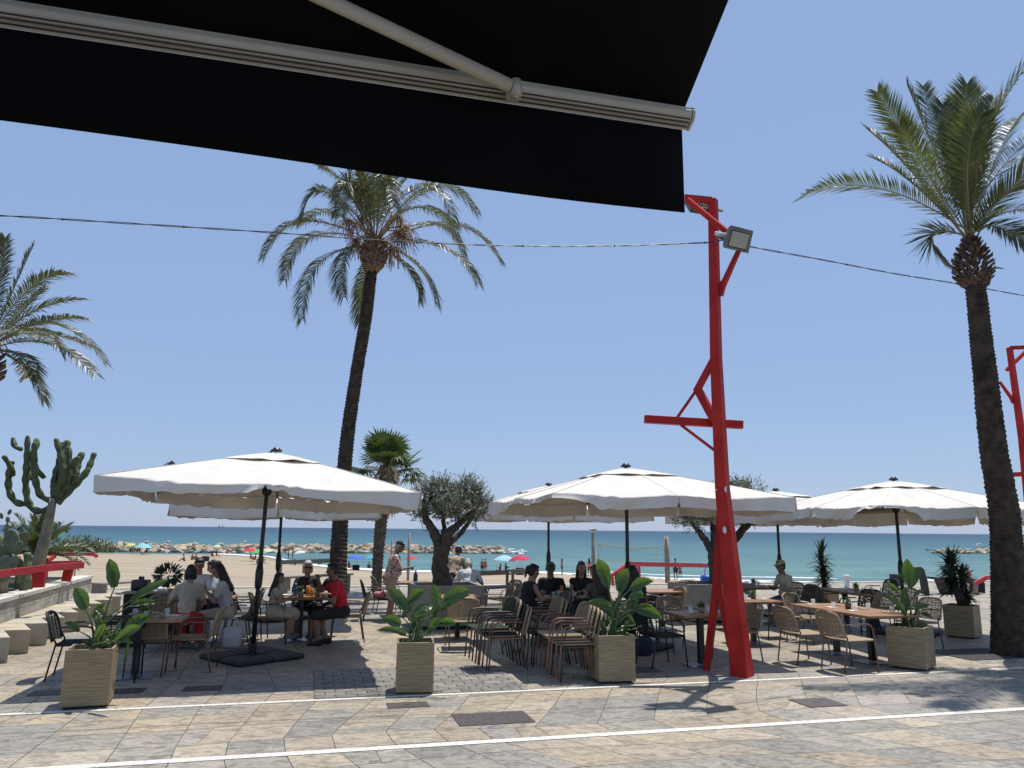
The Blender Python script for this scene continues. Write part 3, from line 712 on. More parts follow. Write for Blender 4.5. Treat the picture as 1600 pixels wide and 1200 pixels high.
# right palm
rY = 13.3; rb = G(1585, 1024)
palm = empty('date_palm', rb, 0, 'thick-trunked date palm at the right edge with stiff upright young fronds', 'palm tree', 'date palms')
tp = [rb-Vector((0, 0, .25)), AY(1582, 1000, rY), AY(1578, 945, rY), AY(1574, 880, rY), AY(1569, 800, rY), AY(1552, 700, rY), AY(1541, 600, rY), AY(1532, 520, rY), AY(1524, 445, rY)]
palm_trunk(palm, tp, [.36, .31, .27, .245, .23, .21, .19, .17, .155], seed=7, rows_per_m=16, depth=.018)
boots(palm, [AY(1524, 446, rY), AY(1522, 434, rY), AY(1520, 412, rY), AY(1518, 392, rY), AY(1517, 375, rY)], [.20, .29, .30, .21, .09], 230, 8, .085, mt=M['boot_dark'])
m_ = MB(); p_ = AY(1553, 420, rY); m_.tube([p_-Vector((.1, 0, 0)), p_+Vector((.06, -.05, 0)), p_+Vector((.16, -.05, -.02))], [.02, .015, .004], 5); m_.build('dry_stub', M['boot'], palm, world=True)
cb = AY(1516, 378, rY)
z2 = lambda x, y: (1240+x*.3166, 100+y*.3166)
sp = [((430, 615), (48, 655), -.5, -.8), ((690, 835), (742, 985), .3, .5), ((590, 540), (362, 322), .9, 1.5), ((620, 470), (415, 140), -.3, -.6), ((690, 420), (560, 105), .6, .9), ((840, 400), (855, 100), -.7, -1.1),
      ((960, 350), (1210, -60), -.4, -.6), ((905, 400), (880, 120), .9, 1.4), ((1010, 440), (1115, 260), .8, 1.4), ((1010, 680), (1260, 440), -.8, -1.3), ((1010, 745), (1290, 720), .4, .6), ((720, 400), (640, 110), 1.0, 1.6),
      ((770, 420), (735, 200), .2, .3), ((930, 380), (990, 170), .3, .5), ((600, 600), (400, 470), .9, 1.5), ((650, 520), (520, 300), -1.0, -1.6), ((1060, 640), (1420, 560), .2, .4), ((980, 800), (1180, 900), -.7, -1.2), ((990, 560), (1300, 260), .9, 1.4), ((800, 450), (780, 170), 1.2, 1.9), ((860, 480), (930, 240), -1.1, -1.6)]
frond_set(palm, cb, sp, rY, 15, M['frond_new'], z2, n=92, leaf=.46, wid=.024, vee=.3, droop=.10, start=.15, rach=.02, fwd=.85)
rand_fronds(palm, cb, 6, 2.75, 19, M['frond_new'], el=(52, 86), bend=(.02, .35), n=104, leaf=.44, wid=.024, droop=.12, fwd=1.2)

# left palm (trunk outside the frame)
lY = 19.5; lb = G(-60, 990); lb.z = 0; cb = AY(-22, 548, lY); lb = Vector((cb.x-.5, lY+.2, .6))
palm = empty('date_palm', lb, 0, 'date palm at the left edge, only its drooping right-hand fronds in view', 'palm tree', 'date palms')
palm_trunk(palm, [lb, lb+Vector((.1, 0, 2.5)), cb-Vector((.05, 0, 1.0))], [.33, .28, .24], seed=17)
boots(palm, [cb-Vector((.02, 0, 1.1)), cb-Vector((0, 0, .6)), cb-Vector((0, 0, .1))], [.26, .44, .30], 90, 14, .18)
px_ = lambda x, y: (x, y)
sp = [((20, 455), (52, 384), .3, .5), ((42, 455), (108, 428), -.4, -.6), ((50, 488), (130, 468), .6, .9), ((60, 505), (130, 498), -.6, -1.0), ((75, 505), (164, 566), .2, .3), ((65, 535), (146, 583), -.7, -1.1), ((35, 572), (68, 625), .3, .4),
      ((30, 555), (45, 590), -.9, -1.6), ((-2, 450), (8, 372), -.3, -.5), ((50, 520), (150, 545), 1.0, 1.5), ((-60, 480), (-140, 440), 0, 0), ((-80, 520), (-180, 580), .4, .6), ((-60, 500), (-160, 500), -.7, -1), ((20, 500), (70, 450), 1.4, 2.1), ((30, 520), (90, 540), -1.4, -2.2)]
frond_set(palm, cb, sp, lY, 25, M['frond'], px_, n=84, leaf=.52, wid=.034, vee=.25, droop=.3)
rand_fronds(palm, cb, 10, 2.6, 29, M['frond'], el=(30, 80), n=54, leaf=.42, wid=.034)
dates(palm, cb, .3, .5, 31, 60)

# fan palm
fY = 24.7; fb = G(588, 926)
palm = empty('fan_palm', fb, 0, 'small fan palm with dead leaf skirt between the left parasol and the olive tree', 'palm tree')
palm_trunk(palm, [fb-Vector((0, 0, .2)), AY(590, 880, fY), AY(594, 830, fY), AY(599, 780, fY), AY(603, 745, fY)], [.14, .15, .175, .19, .16], bk='fan_bark', seed=21, rows_per_m=9, depth=.035)
cb = AY(605, 738, fY); rf_ = random.Random(33)
def fan(mb, a, d, up, size, rnd, seg=26, spread=1.9, droop=.25):
    s_ = d.cross(up).normalized(); mb.cur = 1; hub = a+d*size*.9-Vector((0, 0, .05*size)); mb.tube([a, a.lerp(hub, .5)+up*.04, hub], [.014, .011, .009], 4); mb.cur = 0
    for k in range(seg):
        an = (k/(seg-1)-.5)*2*spread; dd = (d*math.cos(an)+s_*math.sin(an)+up*.12*math.cos(an)).normalized(); l_ = size*.75*(1-.25*abs(an)/spread)*rnd.uniform(.9, 1.1)
        w = (dd.cross(up)).normalized()*.027*size/.8; m1 = hub+dd*l_*.6; e1 = hub+dd*l_-Vector((0, 0, droop*l_*rnd.uniform(.4, 1.3)))
        mb.add([hub, m1-w+up*.012*(k % 2), e1, m1+w+up*.012*(k % 2)], [(0, 1, 2, 3)])
for k in range(34):
    a = rf_.uniform(0, 6.28); el = rf_.uniform(-.25, 1.4) if k > 8 else rf_.uniform(.9, 1.5); d = Vector((math.cos(a)*math.cos(el), math.sin(a)*math.cos(el), math.sin(el)))
    m_ = MB(); up = Vector((0, 0, 1)) if abs(d.z) < .95 else Vector((0, 1, 0)); up = (up-d*up.dot(d)).normalized()
    fan(m_, cb, d, up, rf_.uniform(.8, 1.05), rf_, droop=.15 if el > .3 else .5); m_.build('fan_leaf', [M['fan'], M['rachis']], palm, smooth=False, world=True)
m_ = MB()
for k in range(420):
    a = rf_.uniform(0, 6.28); z = rf_.uniform(-1.05, .25); r0 = .20; q = cb+Vector((math.cos(a)*r0, math.sin(a)*r0, z+.2)); o_ = rf_.uniform(.05, .45)*(1 if z > -.5 else .5); e_ = q+Vector((math.cos(a)*o_, math.sin(a)*o_, -rf_.uniform(.3, .75)))
    s_ = Vector((-math.sin(a), math.cos(a), 0))*rf_.uniform(.01, .035); m_.add([q, q.lerp(e_, .6)-s_, e_, q.lerp(e_, .6)+s_], [(0, 1, 2, 3)])
m_.build('dead_leaf_skirt', M['thatch'], palm, smooth=False, world=True)

# ================================================================== OLIVE TREES
def olive(label, base, limbs, Y, crown, seed, tr, nleaf=6500):
    rnd = random.Random(seed); e_ = empty('olive_tree', base, 0, label, 'olive tree', 'olive trees in grey boxes')
    m_ = MB(); tips = []
    for pts, rads in limbs:
        P_ = [AY(x, y, Y+dy) for x, y, dy in pts]; Q = []; Rr = []
        for k in range(len(P_)-1):
            for j in range(6):
                f_ = j/6; Q.append(P_[k].lerp(P_[k+1], f_)+Vector((rnd.gauss(0, .008), rnd.gauss(0, .008), 0))); Rr.append(rads[k]*(1-f_)+rads[k+1]*f_)
        Q.append(P_[-1]); Rr.append(rads[-1]); tips.append(P_[-1]); ph = rnd.uniform(0, 6)
        m_.tube(Q, Rr, 14, True, lambda i, k: 1+.13*math.sin(k*1.35+i*.35+ph)+.07*math.sin(i*1.7+k*2.1))
    # finer branches reaching into the crown
    ctrs = [(AY(x, y, Y+dy), r_) for x, y, dy, r_ in crown]; twigs = []
    for c, r_ in ctrs:
        t0 = min(tips, key=lambda t_: (t_-c).length); 
        for k in range(5):
            e1 = c+Vector((rnd.gauss(0, 1), rnd.gauss(0, 1), rnd.gauss(.15, .9))).normalized()*r_*rnd.uniform(.5, 1.0); mid = t0.lerp(e1, .5)+Vector((rnd.uniform(-.08, .08),)*3); m_.tube([t0, mid, e1], [.022, .013, .004], 4, False); twigs.append((mid, e1))
    m_.build('trunk', M['olive_bark'], e_, world=True)
    lf = MB(); tot = sum(r_**2 for c, r_ in ctrs)
    for c, r_ in ctrs:
        n = int(nleaf*r_**2/tot/14)
        for k in range(n):
            d = Vector((rnd.gauss(0, 1), rnd.gauss(0, 1), rnd.gauss(0, 1))).normalized(); p = c+d*r_*rnd.uniform(.25, 1.02)**.6
            if noise.noise(p*5.0+Vector((seed, 0, 0))) < -.2: continue
            g = (d*.6+Vector((rnd.gauss(0, .4), rnd.gauss(0, .4), rnd.uniform(0, .9)))).normalized(); sl_ = rnd.uniform(.12, .26)
            for j in range(14):
                q = p+g*sl_*(j/13); a_ = Vector((rnd.gauss(0, 1), rnd.gauss(0, 1), rnd.gauss(0, 1))).normalized(); dd = (g*.7+a_*.7).normalized(); w = dd.cross(a_).normalized() if dd.cross(a_).length > .05 else U
                l_ = rnd.uniform(.045, .075); w = w*.0095; lf.add([q, q+dd*l_*.5-w, q+dd*l_, q+dd*l_*.5+w], [(0, 1, 2, 3)])
    lf.build('crown', M['olive_leaf'], e_, smooth=False, world=True)
oY = 16.2; ob = AY(690, 912, oY)
olive('olive tree with thick gnarled trunk in a grey box between the big parasols', ob,
      [([(691, 925, 0), (688, 895, 0), (690, 868, 0), (692, 850, 0)], [.23, .17, .155, .17]), ([(690, 856, 0), (678, 832, 0), (665, 810, .1), (660, 785, .1)], [.13, .095, .075, .045]),
       ([(694, 856, 0), (702, 832, -.1), (722, 815, -.1), (742, 795, 0)], [.12, .09, .065, .04]), ([(700, 850, 0), (715, 838, .2), (730, 820, .3), (740, 805, .4)], [.08, .055, .045, .03]), ([(692, 852, 0), (694, 825, .3), (690, 795, .3)], [.09, .05, .03])],
      oY, [(668, 780, 0, .27), (690, 775, .3, .32), (712, 790, -.3, .30), (728, 775, .1, .30), (745, 780, .1, .24), (740, 800, -.2, .25), (700, 800, -.2, .24), (672, 803, .2, .22), (690, 762, 0, .18), (757, 795, .2, .13), (655, 798, 0, .16), (735, 762, 0, .15)], 3, None, 22000)
o2Y = 18.0; ob = AY(1122, 912, o2Y)
olive('olive tree behind the red lamp post, crown half hidden by the middle parasol', ob,
      [([(1121, 925, 0), (1119, 895, 0), (1117, 868, 0), (1117, 848, 0)], [.20, .16, .14, .12]), ([(1116, 868, 0), (1104, 846, 0), (1090, 828, 0), (1076, 812, 0)], [.10, .08, .06, .03]),
       ([(1124, 872, 0), (1146, 846, 0), (1166, 822, 0), (1184, 808, 0)], [.12, .10, .075, .03]), ([(1118, 850, 0), (1116, 820, .2), (1120, 790, .2)], [.12, .08, .04])],
      o2Y, [(1085, 808, 0, .30), (1065, 808, .2, .20), (1110, 795, .3, .34), (1140, 795, -.2, .34), (1170, 800, 0, .30), (1190, 803, 0, .2), (1155, 770, .2, .28), (1175, 768, .1, .22), (1130, 775, .3, .3), (1160, 755, .1, .12)], 8, None, 24000)
def grey_box(c, w, dpt, h, label):
    e_ = empty('planter_box', c, TH, label, 'planter', 'grey boxes of the olive trees'); m_ = MB()
    t_ = .06
    for (x, y, a, b_) in ((0, -dpt/2+t_/2, w, t_), (0, dpt/2-t_/2, w, t_), (-w/2+t_/2, 0, t_, dpt-2*t_), (w/2-t_/2, 0, t_, dpt-2*t_)): m_.box((x, y, h/2+.04), (a, b_, h-.04 if a != t_ else h-.045), bev=.008)
    m_.build('box_wall', M['cement'], e_, smooth=False)
    m_ = MB(); m_.box((0, 0, h-.10), (w-2*t_-.004, dpt-2*t_-.004, .1)); m_.build('soil', M['soil'], e_, smooth=False)
    m_ = MB(); m_.box((0, 0, .02), (w-.15, dpt-.15, .04)); m_.build('plinth', M['iron'], e_, smooth=False); return e_
c1 = G(650, 985); c1 = c1+U*.66+V*.62; grey_box((c1.x, c1.y, 0), 1.35, 1.25, .82, 'large grey planter box under the left olive tree')
c2 = G(1080, 975); c2 = c2+U*.80+V*.55; grey_box((c2.x, c2.y, 0), 1.6, 1.1, .80, 'large grey planter box behind the red lamp post')

# ================================================================== CACTI
def ribbed(mb, pts, rads, ribs=5, knob=.20, seed=0):
    Q = []; Rr = []; n = 9
    for k in range(len(pts)-1):
        p0 = pts[max(k-1, 0)]; p1 = pts[k]; p2 = pts[k+1]; p3 = pts[min(k+2, len(pts)-1)]
        for j in range(n):
            f_ = j/n; Q.append(.5*((2*p1)+(p2-p0)*f_+(2*p0-5*p1+4*p2-p3)*f_*f_+(3*p1-p0-3*p2+p3)*f_**3)); Rr.append(rads[k]*(1-f_)+rads[k+1]*f_)
    Q.append(pts[-1]); Rr.append(rads[-1]); acc = 0; ph = []
    for i in range(len(Q)):
        if i: acc += (Q[i]-Q[i-1]).length
        ph.append(acc)
    Rr[-1] *= .45
    mb.tube(Q, Rr, ribs*4, True, lambda i, k: 1+(.26 if k % 4 == 0 else (-.26 if k % 4 == 2 else 0))+knob*math.sin(ph[i]*26+seed))
cY = 16.0; cbp = AY(48, 900, cY); cbp.z = .6
e_ = empty('candelabra_cactus', cbp, 0, 'tall branching candelabra cactus standing in the raised bed at the left', 'cactus')
m_ = MB(); z6 = lambda x, y: AY(x*.45, 360+y*.45, cY)
m_.tube([z6(118, 1200), z6(140, 1130), z6(160, 1050), z6(175, 980), z6(185, 930)], [.13, .115, .105, .09, .075], 12, True, lambda i, k: 1+.08*math.sin(k*2+i)); m_.build('trunk', M['cactus_old'], e_, world=True)
arms = [([(178, 960), (140, 975), (112, 950), (108, 880), (118, 820), (128, 718)], .5), ([(112, 950), (60, 945), (38, 905), (40, 850), (55, 802)], .5), ([(38, 852), (72, 840), (68, 790)], .4),
        ([(112, 860), (88, 850), (75, 790), (78, 712)], .5), ([(100, 855), (96, 790), (102, 725)], .4), ([(75, 760), (50, 750), (40, 718)], .4), ([(180, 940), (155, 920), (150, 860), (160, 740)], .5), ([(155, 860), (140, 820), (142, 770)], .4),
        ([(185, 930), (178, 860), (185, 790), (182, 728)], .6), ([(185, 930), (200, 860), (205, 780), (200, 722)], .6), ([(190, 930), (222, 870), (228, 800), (215, 726)], .6), ([(190, 940), (240, 880), (250, 820), (262, 765)], .6), ([(200, 950), (250, 880), (275, 830), (288, 764)], .5),
        ([(250, 880), (285, 850), (300, 822)], .4), ([(205, 930), (235, 870), (240, 800), (236, 750)], .5), ([(270, 850), (262, 800), (280, 790)], .4), ([(190, 930), (170, 880), (168, 820), (172, 762)], .5)]
ra = random.Random(4)
for pts, w in arms:
    m_ = MB(); dy = ra.uniform(-.6, .6); P_ = [z6(*p)+Vector((0, dy*(k/(len(pts)-1)), 0)) for k, p in enumerate(pts)]; r_ = .07*w+.016
    ribbed(m_, P_, [r_*.8]+[r_*1.05]*(len(P_)-2)+[r_*.8], seed=ra.uniform(0, 6)); m_.build('arm', M['cactus'], e_, world=True)
# prickly pear
ppY = 14.0; b_ = AY(2, 905, ppY); b_.z = .6
e_ = empty('prickly_pear', b_, 0, 'prickly pear with flat round pads in the bed at the left edge', 'cactus')
pads = [((18, 846), .20, .2, 0), ((8, 870), .22, .6, .1), ((34, 843), .15, -.6, .15), ((28, 856), .12, -.3, -.1), ((-4, 850), .2, .5, .1), ((12, 812), .05, .1, 0), ((15, 800), .05, -.4, .05), ((2, 806), .055, .5, 0), ((4, 890), .2, .4, -.1), ((20, 880), .14, -.5, -.2), ((-8, 880), .25, .9, .2), ((32, 885), .13, .2, .2), ((-12, 830), .15, .4, 0), ((10, 826), .11, -.1, .05), ((27, 900), .12, .3, .1)]
for (x, y), s_, ang, dy in pads:
    m_ = MB(); c = AY(x, y, ppY+dy); Q = Matrix.Rotation(-ang, 3, 'Y') @ Matrix.Rotation(ra.uniform(-.7, .7), 3, 'Z'); m_.ell(c, (s_*.72, s_*.16, s_*1.1), nu=14, nv=10, axis=Q); m_.build('pad', M['pear'], e_, world=True)
m_ = MB(); m_.tube([b_, AY(6, 890, ppY), AY(10, 868, ppY)], [.12, .1, .06], 8); m_.build('trunk', M['cactus_old'], e_, world=True)
# cycad
cyY = 17.0; b_ = AY(58, 872, cyY)
e_ = empty('sago_palm', Vector((b_.x, b_.y, .6)), 0, 'dark green sago palm behind the cactus trunk in the raised bed', 'cycad')
palm_trunk(e_, [Vector((b_.x, b_.y, .6)), b_], [.22, .2], seed=41)
rand_fronds(e_, b_+Vector((0, 0, .05)), 44, 1.15, 43, M['cycad'], el=(-8, 78), bend=(.1, .8), n=44, leaf=.17, wid=.016, vee=.5, droop=.0, start=.08, rach=.012)
# small upright cactus stems and leafy bits round the bed
for k, (x, y, h) in enumerate(((38, 905, .8), (46, 900, .5), (30, 900, .6))):
    e2 = empty('column_cactus', AY(x, y, 14.6+k*.3), 0, ('short pale column cactus left of the thick red post', 'smallest column cactus beside the thick red post', 'column cactus among the prickly pear pads')[k], 'cactus'); e2.location.z = .65
    m_ = MB(); p = Vector(e2.location); ribbed(m_, [p, p+Vector((.02, 0, h*.5)), p+Vector((.0, 0, h))], [.06, .065, .05], seed=k); m_.build('stem', M['pear'], e2, world=True)
# ================================================================== PARASOLS
def GD(px, D):
    p = AY(px, 828+(px-800)*.0097+CAM_H*FPX/D*.97, D); return Vector((p.x, p.y, 0))
def parasol(base, label, half=2.0, ze=2.52, za=3.12, tilt=(0, 0), lifts=(), seed=0, lean=(0, 0), val=.27, rot=None, baserot=35, slits=()):
    rnd = random.Random(seed); root = empty('parasol', base, TH if rot is None else rot, label, 'parasol', 'large square canvas parasols')
    T = Matrix.Translation((lean[0], lean[1], za)) @ Matrix.Rotation(tilt[0], 4, 'X') @ Matrix.Rotation(tilt[1], 4, 'Y') @ Matrix.Translation((0, 0, -za))
    NA = 128; NTt = 16
    def bp(a): return half/max(abs(math.cos(a)), abs(math.sin(a)))
    def cz(a, t):
        sg = math.sin(4*a)**2; r_ = .06*max(0, t-.35)*math.sin(a*61+seed*2+3*math.sin(a*5))*noise.noise(Vector((a*3, seed, 2)))+ ze+(za-.03-ze)*(1-t**1.12)
        return r_-sg*.055*math.sin(t*math.pi*.75)*t+.006*noise.noise(Vector((math.cos(a)*t*5, math.sin(a)*t*5, seed)))
    def cp(a, t):
        r_ = bp(a)*t; sg = math.sin(4*a)**2; r_ *= 1-.018*sg*t*t
        return Vector((math.cos(a)*r_, math.sin(a)*r_, cz(a, t)))
    m_ = MB(); vs = []; fs = []
    t0 = .27
    for i in range(NTt+1):
        t = t0+(1-t0)*i/NTt
        for k in range(NA): vs.append(cp(2*math.pi*k/NA, t))
    for i in range(NTt):
        for k in range(NA): a = i*NA+k; b_ = i*NA+(k+1) % NA; fs.append((a, a+NA, b_+NA, b_))
    m_.add(vs, fs, T); o = can_ = m_.build('canopy', M['canvas'], root)
    sm = o.modifiers.new('thickness', 'SOLIDIFY'); sm.thickness = .003
    for s_ in range(8):   # stitched seams over the ribs
        a = s_*math.pi/4; m_ = MB()
        for i in range(8):
            ta, tb = t0+(1-t0)*i/8, t0+(1-t0)*(i+1)/8
            m_.beam(T@(cp(a, ta)+Vector((0, 0, .003))), T@(cp(a, tb)+Vector((0, 0, .003))), .022, .022, .005, .005, side=Vector((-math.sin(a), math.cos(a), 0)))
        m_.build('seam', M['canvas'], can_, smooth=False)
    # vented top cap
    m_ = MB(); vs = []; fs = []
    for i in range(8):
        t = .012+.325*i/7
        for k in range(NA):
            a = 2*math.pi*k/NA; p = cp(a, t); sg = math.sin(4*a)**2; w = .5*noise.noise(Vector((math.cos(a)*3, math.sin(a)*3, seed+4)))
            vs.append(p+Vector((0, 0, .018+.03*(t/.33)*sg*(1+w)+.035*w*(i/7))))
    for i in range(7):
        for k in range(NA): a = i*NA+k; b_ = i*NA+(k+1) % NA; fs.append((a, a+NA, b_+NA, b_))
    m_.add(vs, fs, T); m_.build('vent_cap', M['canvas'], can_)
    # valance: eight cloth panels with slack folds
    for s_ in range(8):
        a0 = s_*math.pi/4+.0; n = 30; m_ = MB(); vs = []; fs = []; ph = rnd.uniform(0, 6); am = rnd.uniform(.015, .045)
        for k in range(n+1):
            f_ = k/n; a = a0+f_*math.pi/4; p = cp(a, 1.0); o_ = Vector((math.cos(round((a-math.pi/4*.0)/(math.pi/2)-1e-6)*math.pi/2), math.sin(round((a)/(math.pi/2)-1e-6)*math.pi/2), 0))
            h = val*(1+.05*noise.noise(Vector((s_*3.1+f_*2, seed, 0))))
            for (la, lw, lk) in lifts:
                dd = abs((math.degrees(a)-la+180) % 360-180)
                if dd < lw: h *= lk+(1-lk)*(dd/lw)**4
            g = min(f_, 1-f_)*n
            for j in range(5):
                q = j/4; z = p.z-h*q; w = am*math.sin(f_*9+ph+q)*q+.05*q*q*noise.noise(Vector((f_*3, s_*2, seed)))+.012*math.sin(f_*31+ph)*q
                cut = .03*q if g < 1 else 0; tt = Vector((-o_.y, o_.x, 0))*(cut if f_ < .5 else -cut)
                vs.append(Vector((p.x, p.y, z))+o_*w+tt)
        for k in range(n):
            for j in range(4): a = k*5+j; fs.append((a, a+1, a+6, a+5))
        m_.add(vs, fs, T); m_.build('valance', M['canvas'], can_)
    # ribs, struts, pole, hub
    sl_ = Vector((lean[0]*.32, lean[1]*.32, ze+.02))
    for s_ in range(8):
        a = s_*math.pi/4; m_ = MB(); m_.beam(T@(cp(a, .04)-Vector((0, 0, .05))), T@(cp(a, .99)-Vector((0, 0, .03))), .025, .02, .035, .03, side=Vector((-math.sin(a), math.cos(a), 0))); rb_ = m_.build('rib', M['pole'], root, smooth=False)
        m_ = MB(); m_.beam(sl_+Vector((math.cos(a)*.05, math.sin(a)*.05, 0)), T@(cp(a, .24 if s_ % 2 == 0 else .18)-Vector((0, 0, .06))), .022, .022, .035, .035, side=Vector((-math.sin(a), math.cos(a), 0))); m_.build('strut', M['pole'], rb_, smooth=False)
    m_ = MB(); m_.tube([(0, 0, .06), (lean[0]*.12, lean[1]*.12, 1.2), (lean[0]*.28, lean[1]*.28, 2.3), (lean[0]*.4, lean[1]*.4, za)], [.036, .033, .031, .028], 14); m_.build('pole', M['pole'], root)
    m_ = MB(); m_.tube([(lean[0]*.1, lean[1]*.1, 1.02), (lean[0]*.1, lean[1]*.1, 1.07), (lean[0]*.13, lean[1]*.13, 1.28), (lean[0]*.15, lean[1]*.15, 1.42)], [.038, .055, .06, .037], 12); m_.build('crank_housing', M['pole'], root)
    m_ = MB(); c_ = T@Vector((0, 0, za+.03)); m_.lathe([(.0, -.03), (.085, -.03), (.09, 0), (.055, .015), (.05, .035), (0, .04)], c_, 16); m_.build('finial', M['pole'], root)
    m_ = MB(); m_.lathe([(.05, -.08), (.075, -.05), (.08, .02), (.05, .05)], sl_, 14); m_.build('runner', M['pole'], root)
    br = R(baserot)
    for sx in (-1, 1):
        for sy in (-1, 1):
            m_ = MB(); q = Matrix.Rotation(br, 3, 'Z') @ Vector((sx*.285, sy*.285, .038)); m_.box(q, (.56, .56, .076), rz=br, bev=.03); m_.build('base_slab', M['pbase'], root, smooth=False)
    m_ = MB(); m_.beam((-.25, 0, .085), (.25, 0, .085), .05, .05, .012, .012); m_.beam((0, -.25, .092), (0, .25, .092), .05, .05, .012, .012, side=U); m_.lathe([(.06, .08), (.06, .2), (.045, .22)], (0, 0, 0), 12); m_.build('base_cross', M['pole'], root, smooth=False)
    return root
pA = G(394, 1029)
ra_ = parasol(pA, 'large square off-white parasol at the left, tilted down to its right', ze=2.50, za=3.13, val=.22, tilt=(0, R(1.7)), lifts=((268, 44, .50), (272, 8, .55), (180, 40, .7)), seed=1, lean=(.15, 0), half=2.06)
parasol(GD(430, 17.3), 'parasol hidden behind the left front parasol, only its black pole in clear view', ze=2.42, za=2.9, seed=2)
parasol(G(983, 1013), 'wide square off-white parasol left of the red lamp post, above the stacked chairs', lifts=((190, 46, .30), (225, 12, .5), (270, 46, .72)), seed=3, ze=2.47, za=3.05, val=.23, tilt=(0, R(-.3)))
parasol(GD(857, 20.2), 'parasol behind the middle front parasol, its small tip just showing on the left slope', seed=4, ze=2.45, za=3.1)
parasol(G(1416, 990), 'square off-white parasol at the right, in front of the thick palm trunk', lifts=((225, 14, .15), (180, 46, .68), (270, 46, .70)), seed=5, ze=2.42, za=3.02)
parasol(GD(1222, 19.0), 'rear parasol whose pole stands beside the seated man in cap and sunglasses', seed=6, ze=2.40, za=2.95)
# strap caught on top of the left canopy
m_ = MB(); q = AY(262, 728, 11.4); m_.tube([q, q+Vector((.06, 0, .06)), q+Vector((.12, 0, .02)), q+Vector((.3, 0, -.08))], [.02, .025, .012, .006], 5); m_.tube([q+Vector((.1, 0, .01)), q+Vector((0, 0, .05)), q+Vector((-.1, .0, -.03))], .008, 5)
tag(m_.build('strap', M['pole']), 'small black strap lying on top of the large left parasol', 'strap')

# ================================================================== AWNING OVERHEAD
PR = AY(1074, 188, 2.6); zb = AY(1070, 331, 2.6).z
aw = empty('awning', PR, 0, 'black retractable awning with cream front bar and hanging valance, overhead at the upper left', 'awning')
rr_ = ray(1142, 0); A2 = Matrix(((rr_.x, V.x), (rr_.y, V.y))).inverted() @ __import__('mathutils').Vector((PR.x-CAMP.x, PR.y-CAMP.y)); hit = CAMP+rr_*A2[0]; s_e = A2[1]; slope = (hit.z-(PR.z+.045))/s_e
top0 = PR+Vector((0, 0, .045))-U*.012
m_ = MB(); vs = []; fs = []; Lx = 6.5; Ly = 4.2
for i in range(14):
    for j in range(10):
        q = top0-U*(Lx*i/13)-V*(Ly*j/9)+Vector((0, 0, slope*Ly*j/9-.02*math.sin(j/9*math.pi))); vs.append(q)
for i in range(13):
    for j in range(9): a = i*10+j; fs.append((a, a+10, a+11, a+1))
m_.add(vs, fs); o = m_.build('awning_cloth', M['black_fabric'], aw, world=True); so = o.modifiers.new('thickness', 'SOLIDIFY'); so.thickness = .004
# front bar: extruded rounded profile with drip lips
prof = [(-.040, .030), (-.038, .040), (-.010, .046), (.018, .040), (.032, .022), (.036, .0), (.030, -.018), (.020, -.024), (.024, -.030), (.020, -.038), (.006, -.040), (.004, -.030), (-.006, -.030), (-.008, -.022), (-.018, -.024), (-.030, -.018), (-.040, -.004), (-.046, .012), (-.044, .024)]
def extr(mb, p, L_):
    n_ = len(prof); vs = []
    for s_ in (0, L_):
        for (a, z) in prof: vs.append(p-U*s_+V*a*.82+Vector((0, 0, z*.82)))
    mb.add(vs, [tuple(range(n_-1, -1, -1)), tuple(range(n_, 2*n_))]+[(i, (i+1) % n_, n_+(i+1) % n_, n_+i) for i in range(n_)])
m_ = MB(); extr(m_, PR, Lx); o = m_.build('front_bar', M['cream_metal'], aw, smooth=False, world=True)
m_ = MB(); c_ = PR+U*.004; m_.add([c_+V*a*.86+Vector((0, 0, z*.86)) for a, z in prof]+[c_+U*.01+V*a*.84+Vector((0, 0, z*.84)) for a, z in prof], [tuple(range(len(prof)-1, -1, -1)), tuple(range(len(prof), 2*len(prof)))]+[(i, (i+1) % len(prof), len(prof)+(i+1) % len(prof), len(prof)+i) for i in range(len(prof))]); m_.build('end_cap', M['cream_metal'], aw, smooth=False, world=True).parent = o
m_ = MB(); vs = []; n = 50
zl = AY(0, 192, 2.08).z
for k in range(n+1):
    s_ = .018+(Lx-.03)*k/n; f_ = min(1, s_/2.2); zz = zb+(zl-zb)*f_-.012*math.sin(f_*math.pi)
    for j in range(6):
        q = j/5; vs.append(PR-U*s_+V*(.012+.012*math.sin(s_*3.1)*q)+Vector((0, 0, -.036+(zz-PR.z+.036)*q)))
m_.add(vs, [(k*6+j, k*6+j+1, k*6+j+7, k*6+j+6) for k in range(n) for j in range(5)]); o = m_.build('valance', M['black_fabric'], aw, world=True); so = o.modifiers.new('thickness', 'SOLIDIFY'); so.thickness = .003
for (a_, z_) in ((-.034, -.014), (-.022, -.0245), (.0, -.031)):  # thin dark strips that draw the shade in the bar's grooves
    m_ = MB(); m_.tube([PR+V*a_*.86+Vector((0, 0, z_*.86))-U*.004, PR+V*a_*.86+Vector((0, 0, z_*.86))-U*Lx], .0026, 6); m_.build('groove_shade', M['iron'], aw, world=True).parent = aw.children[1]
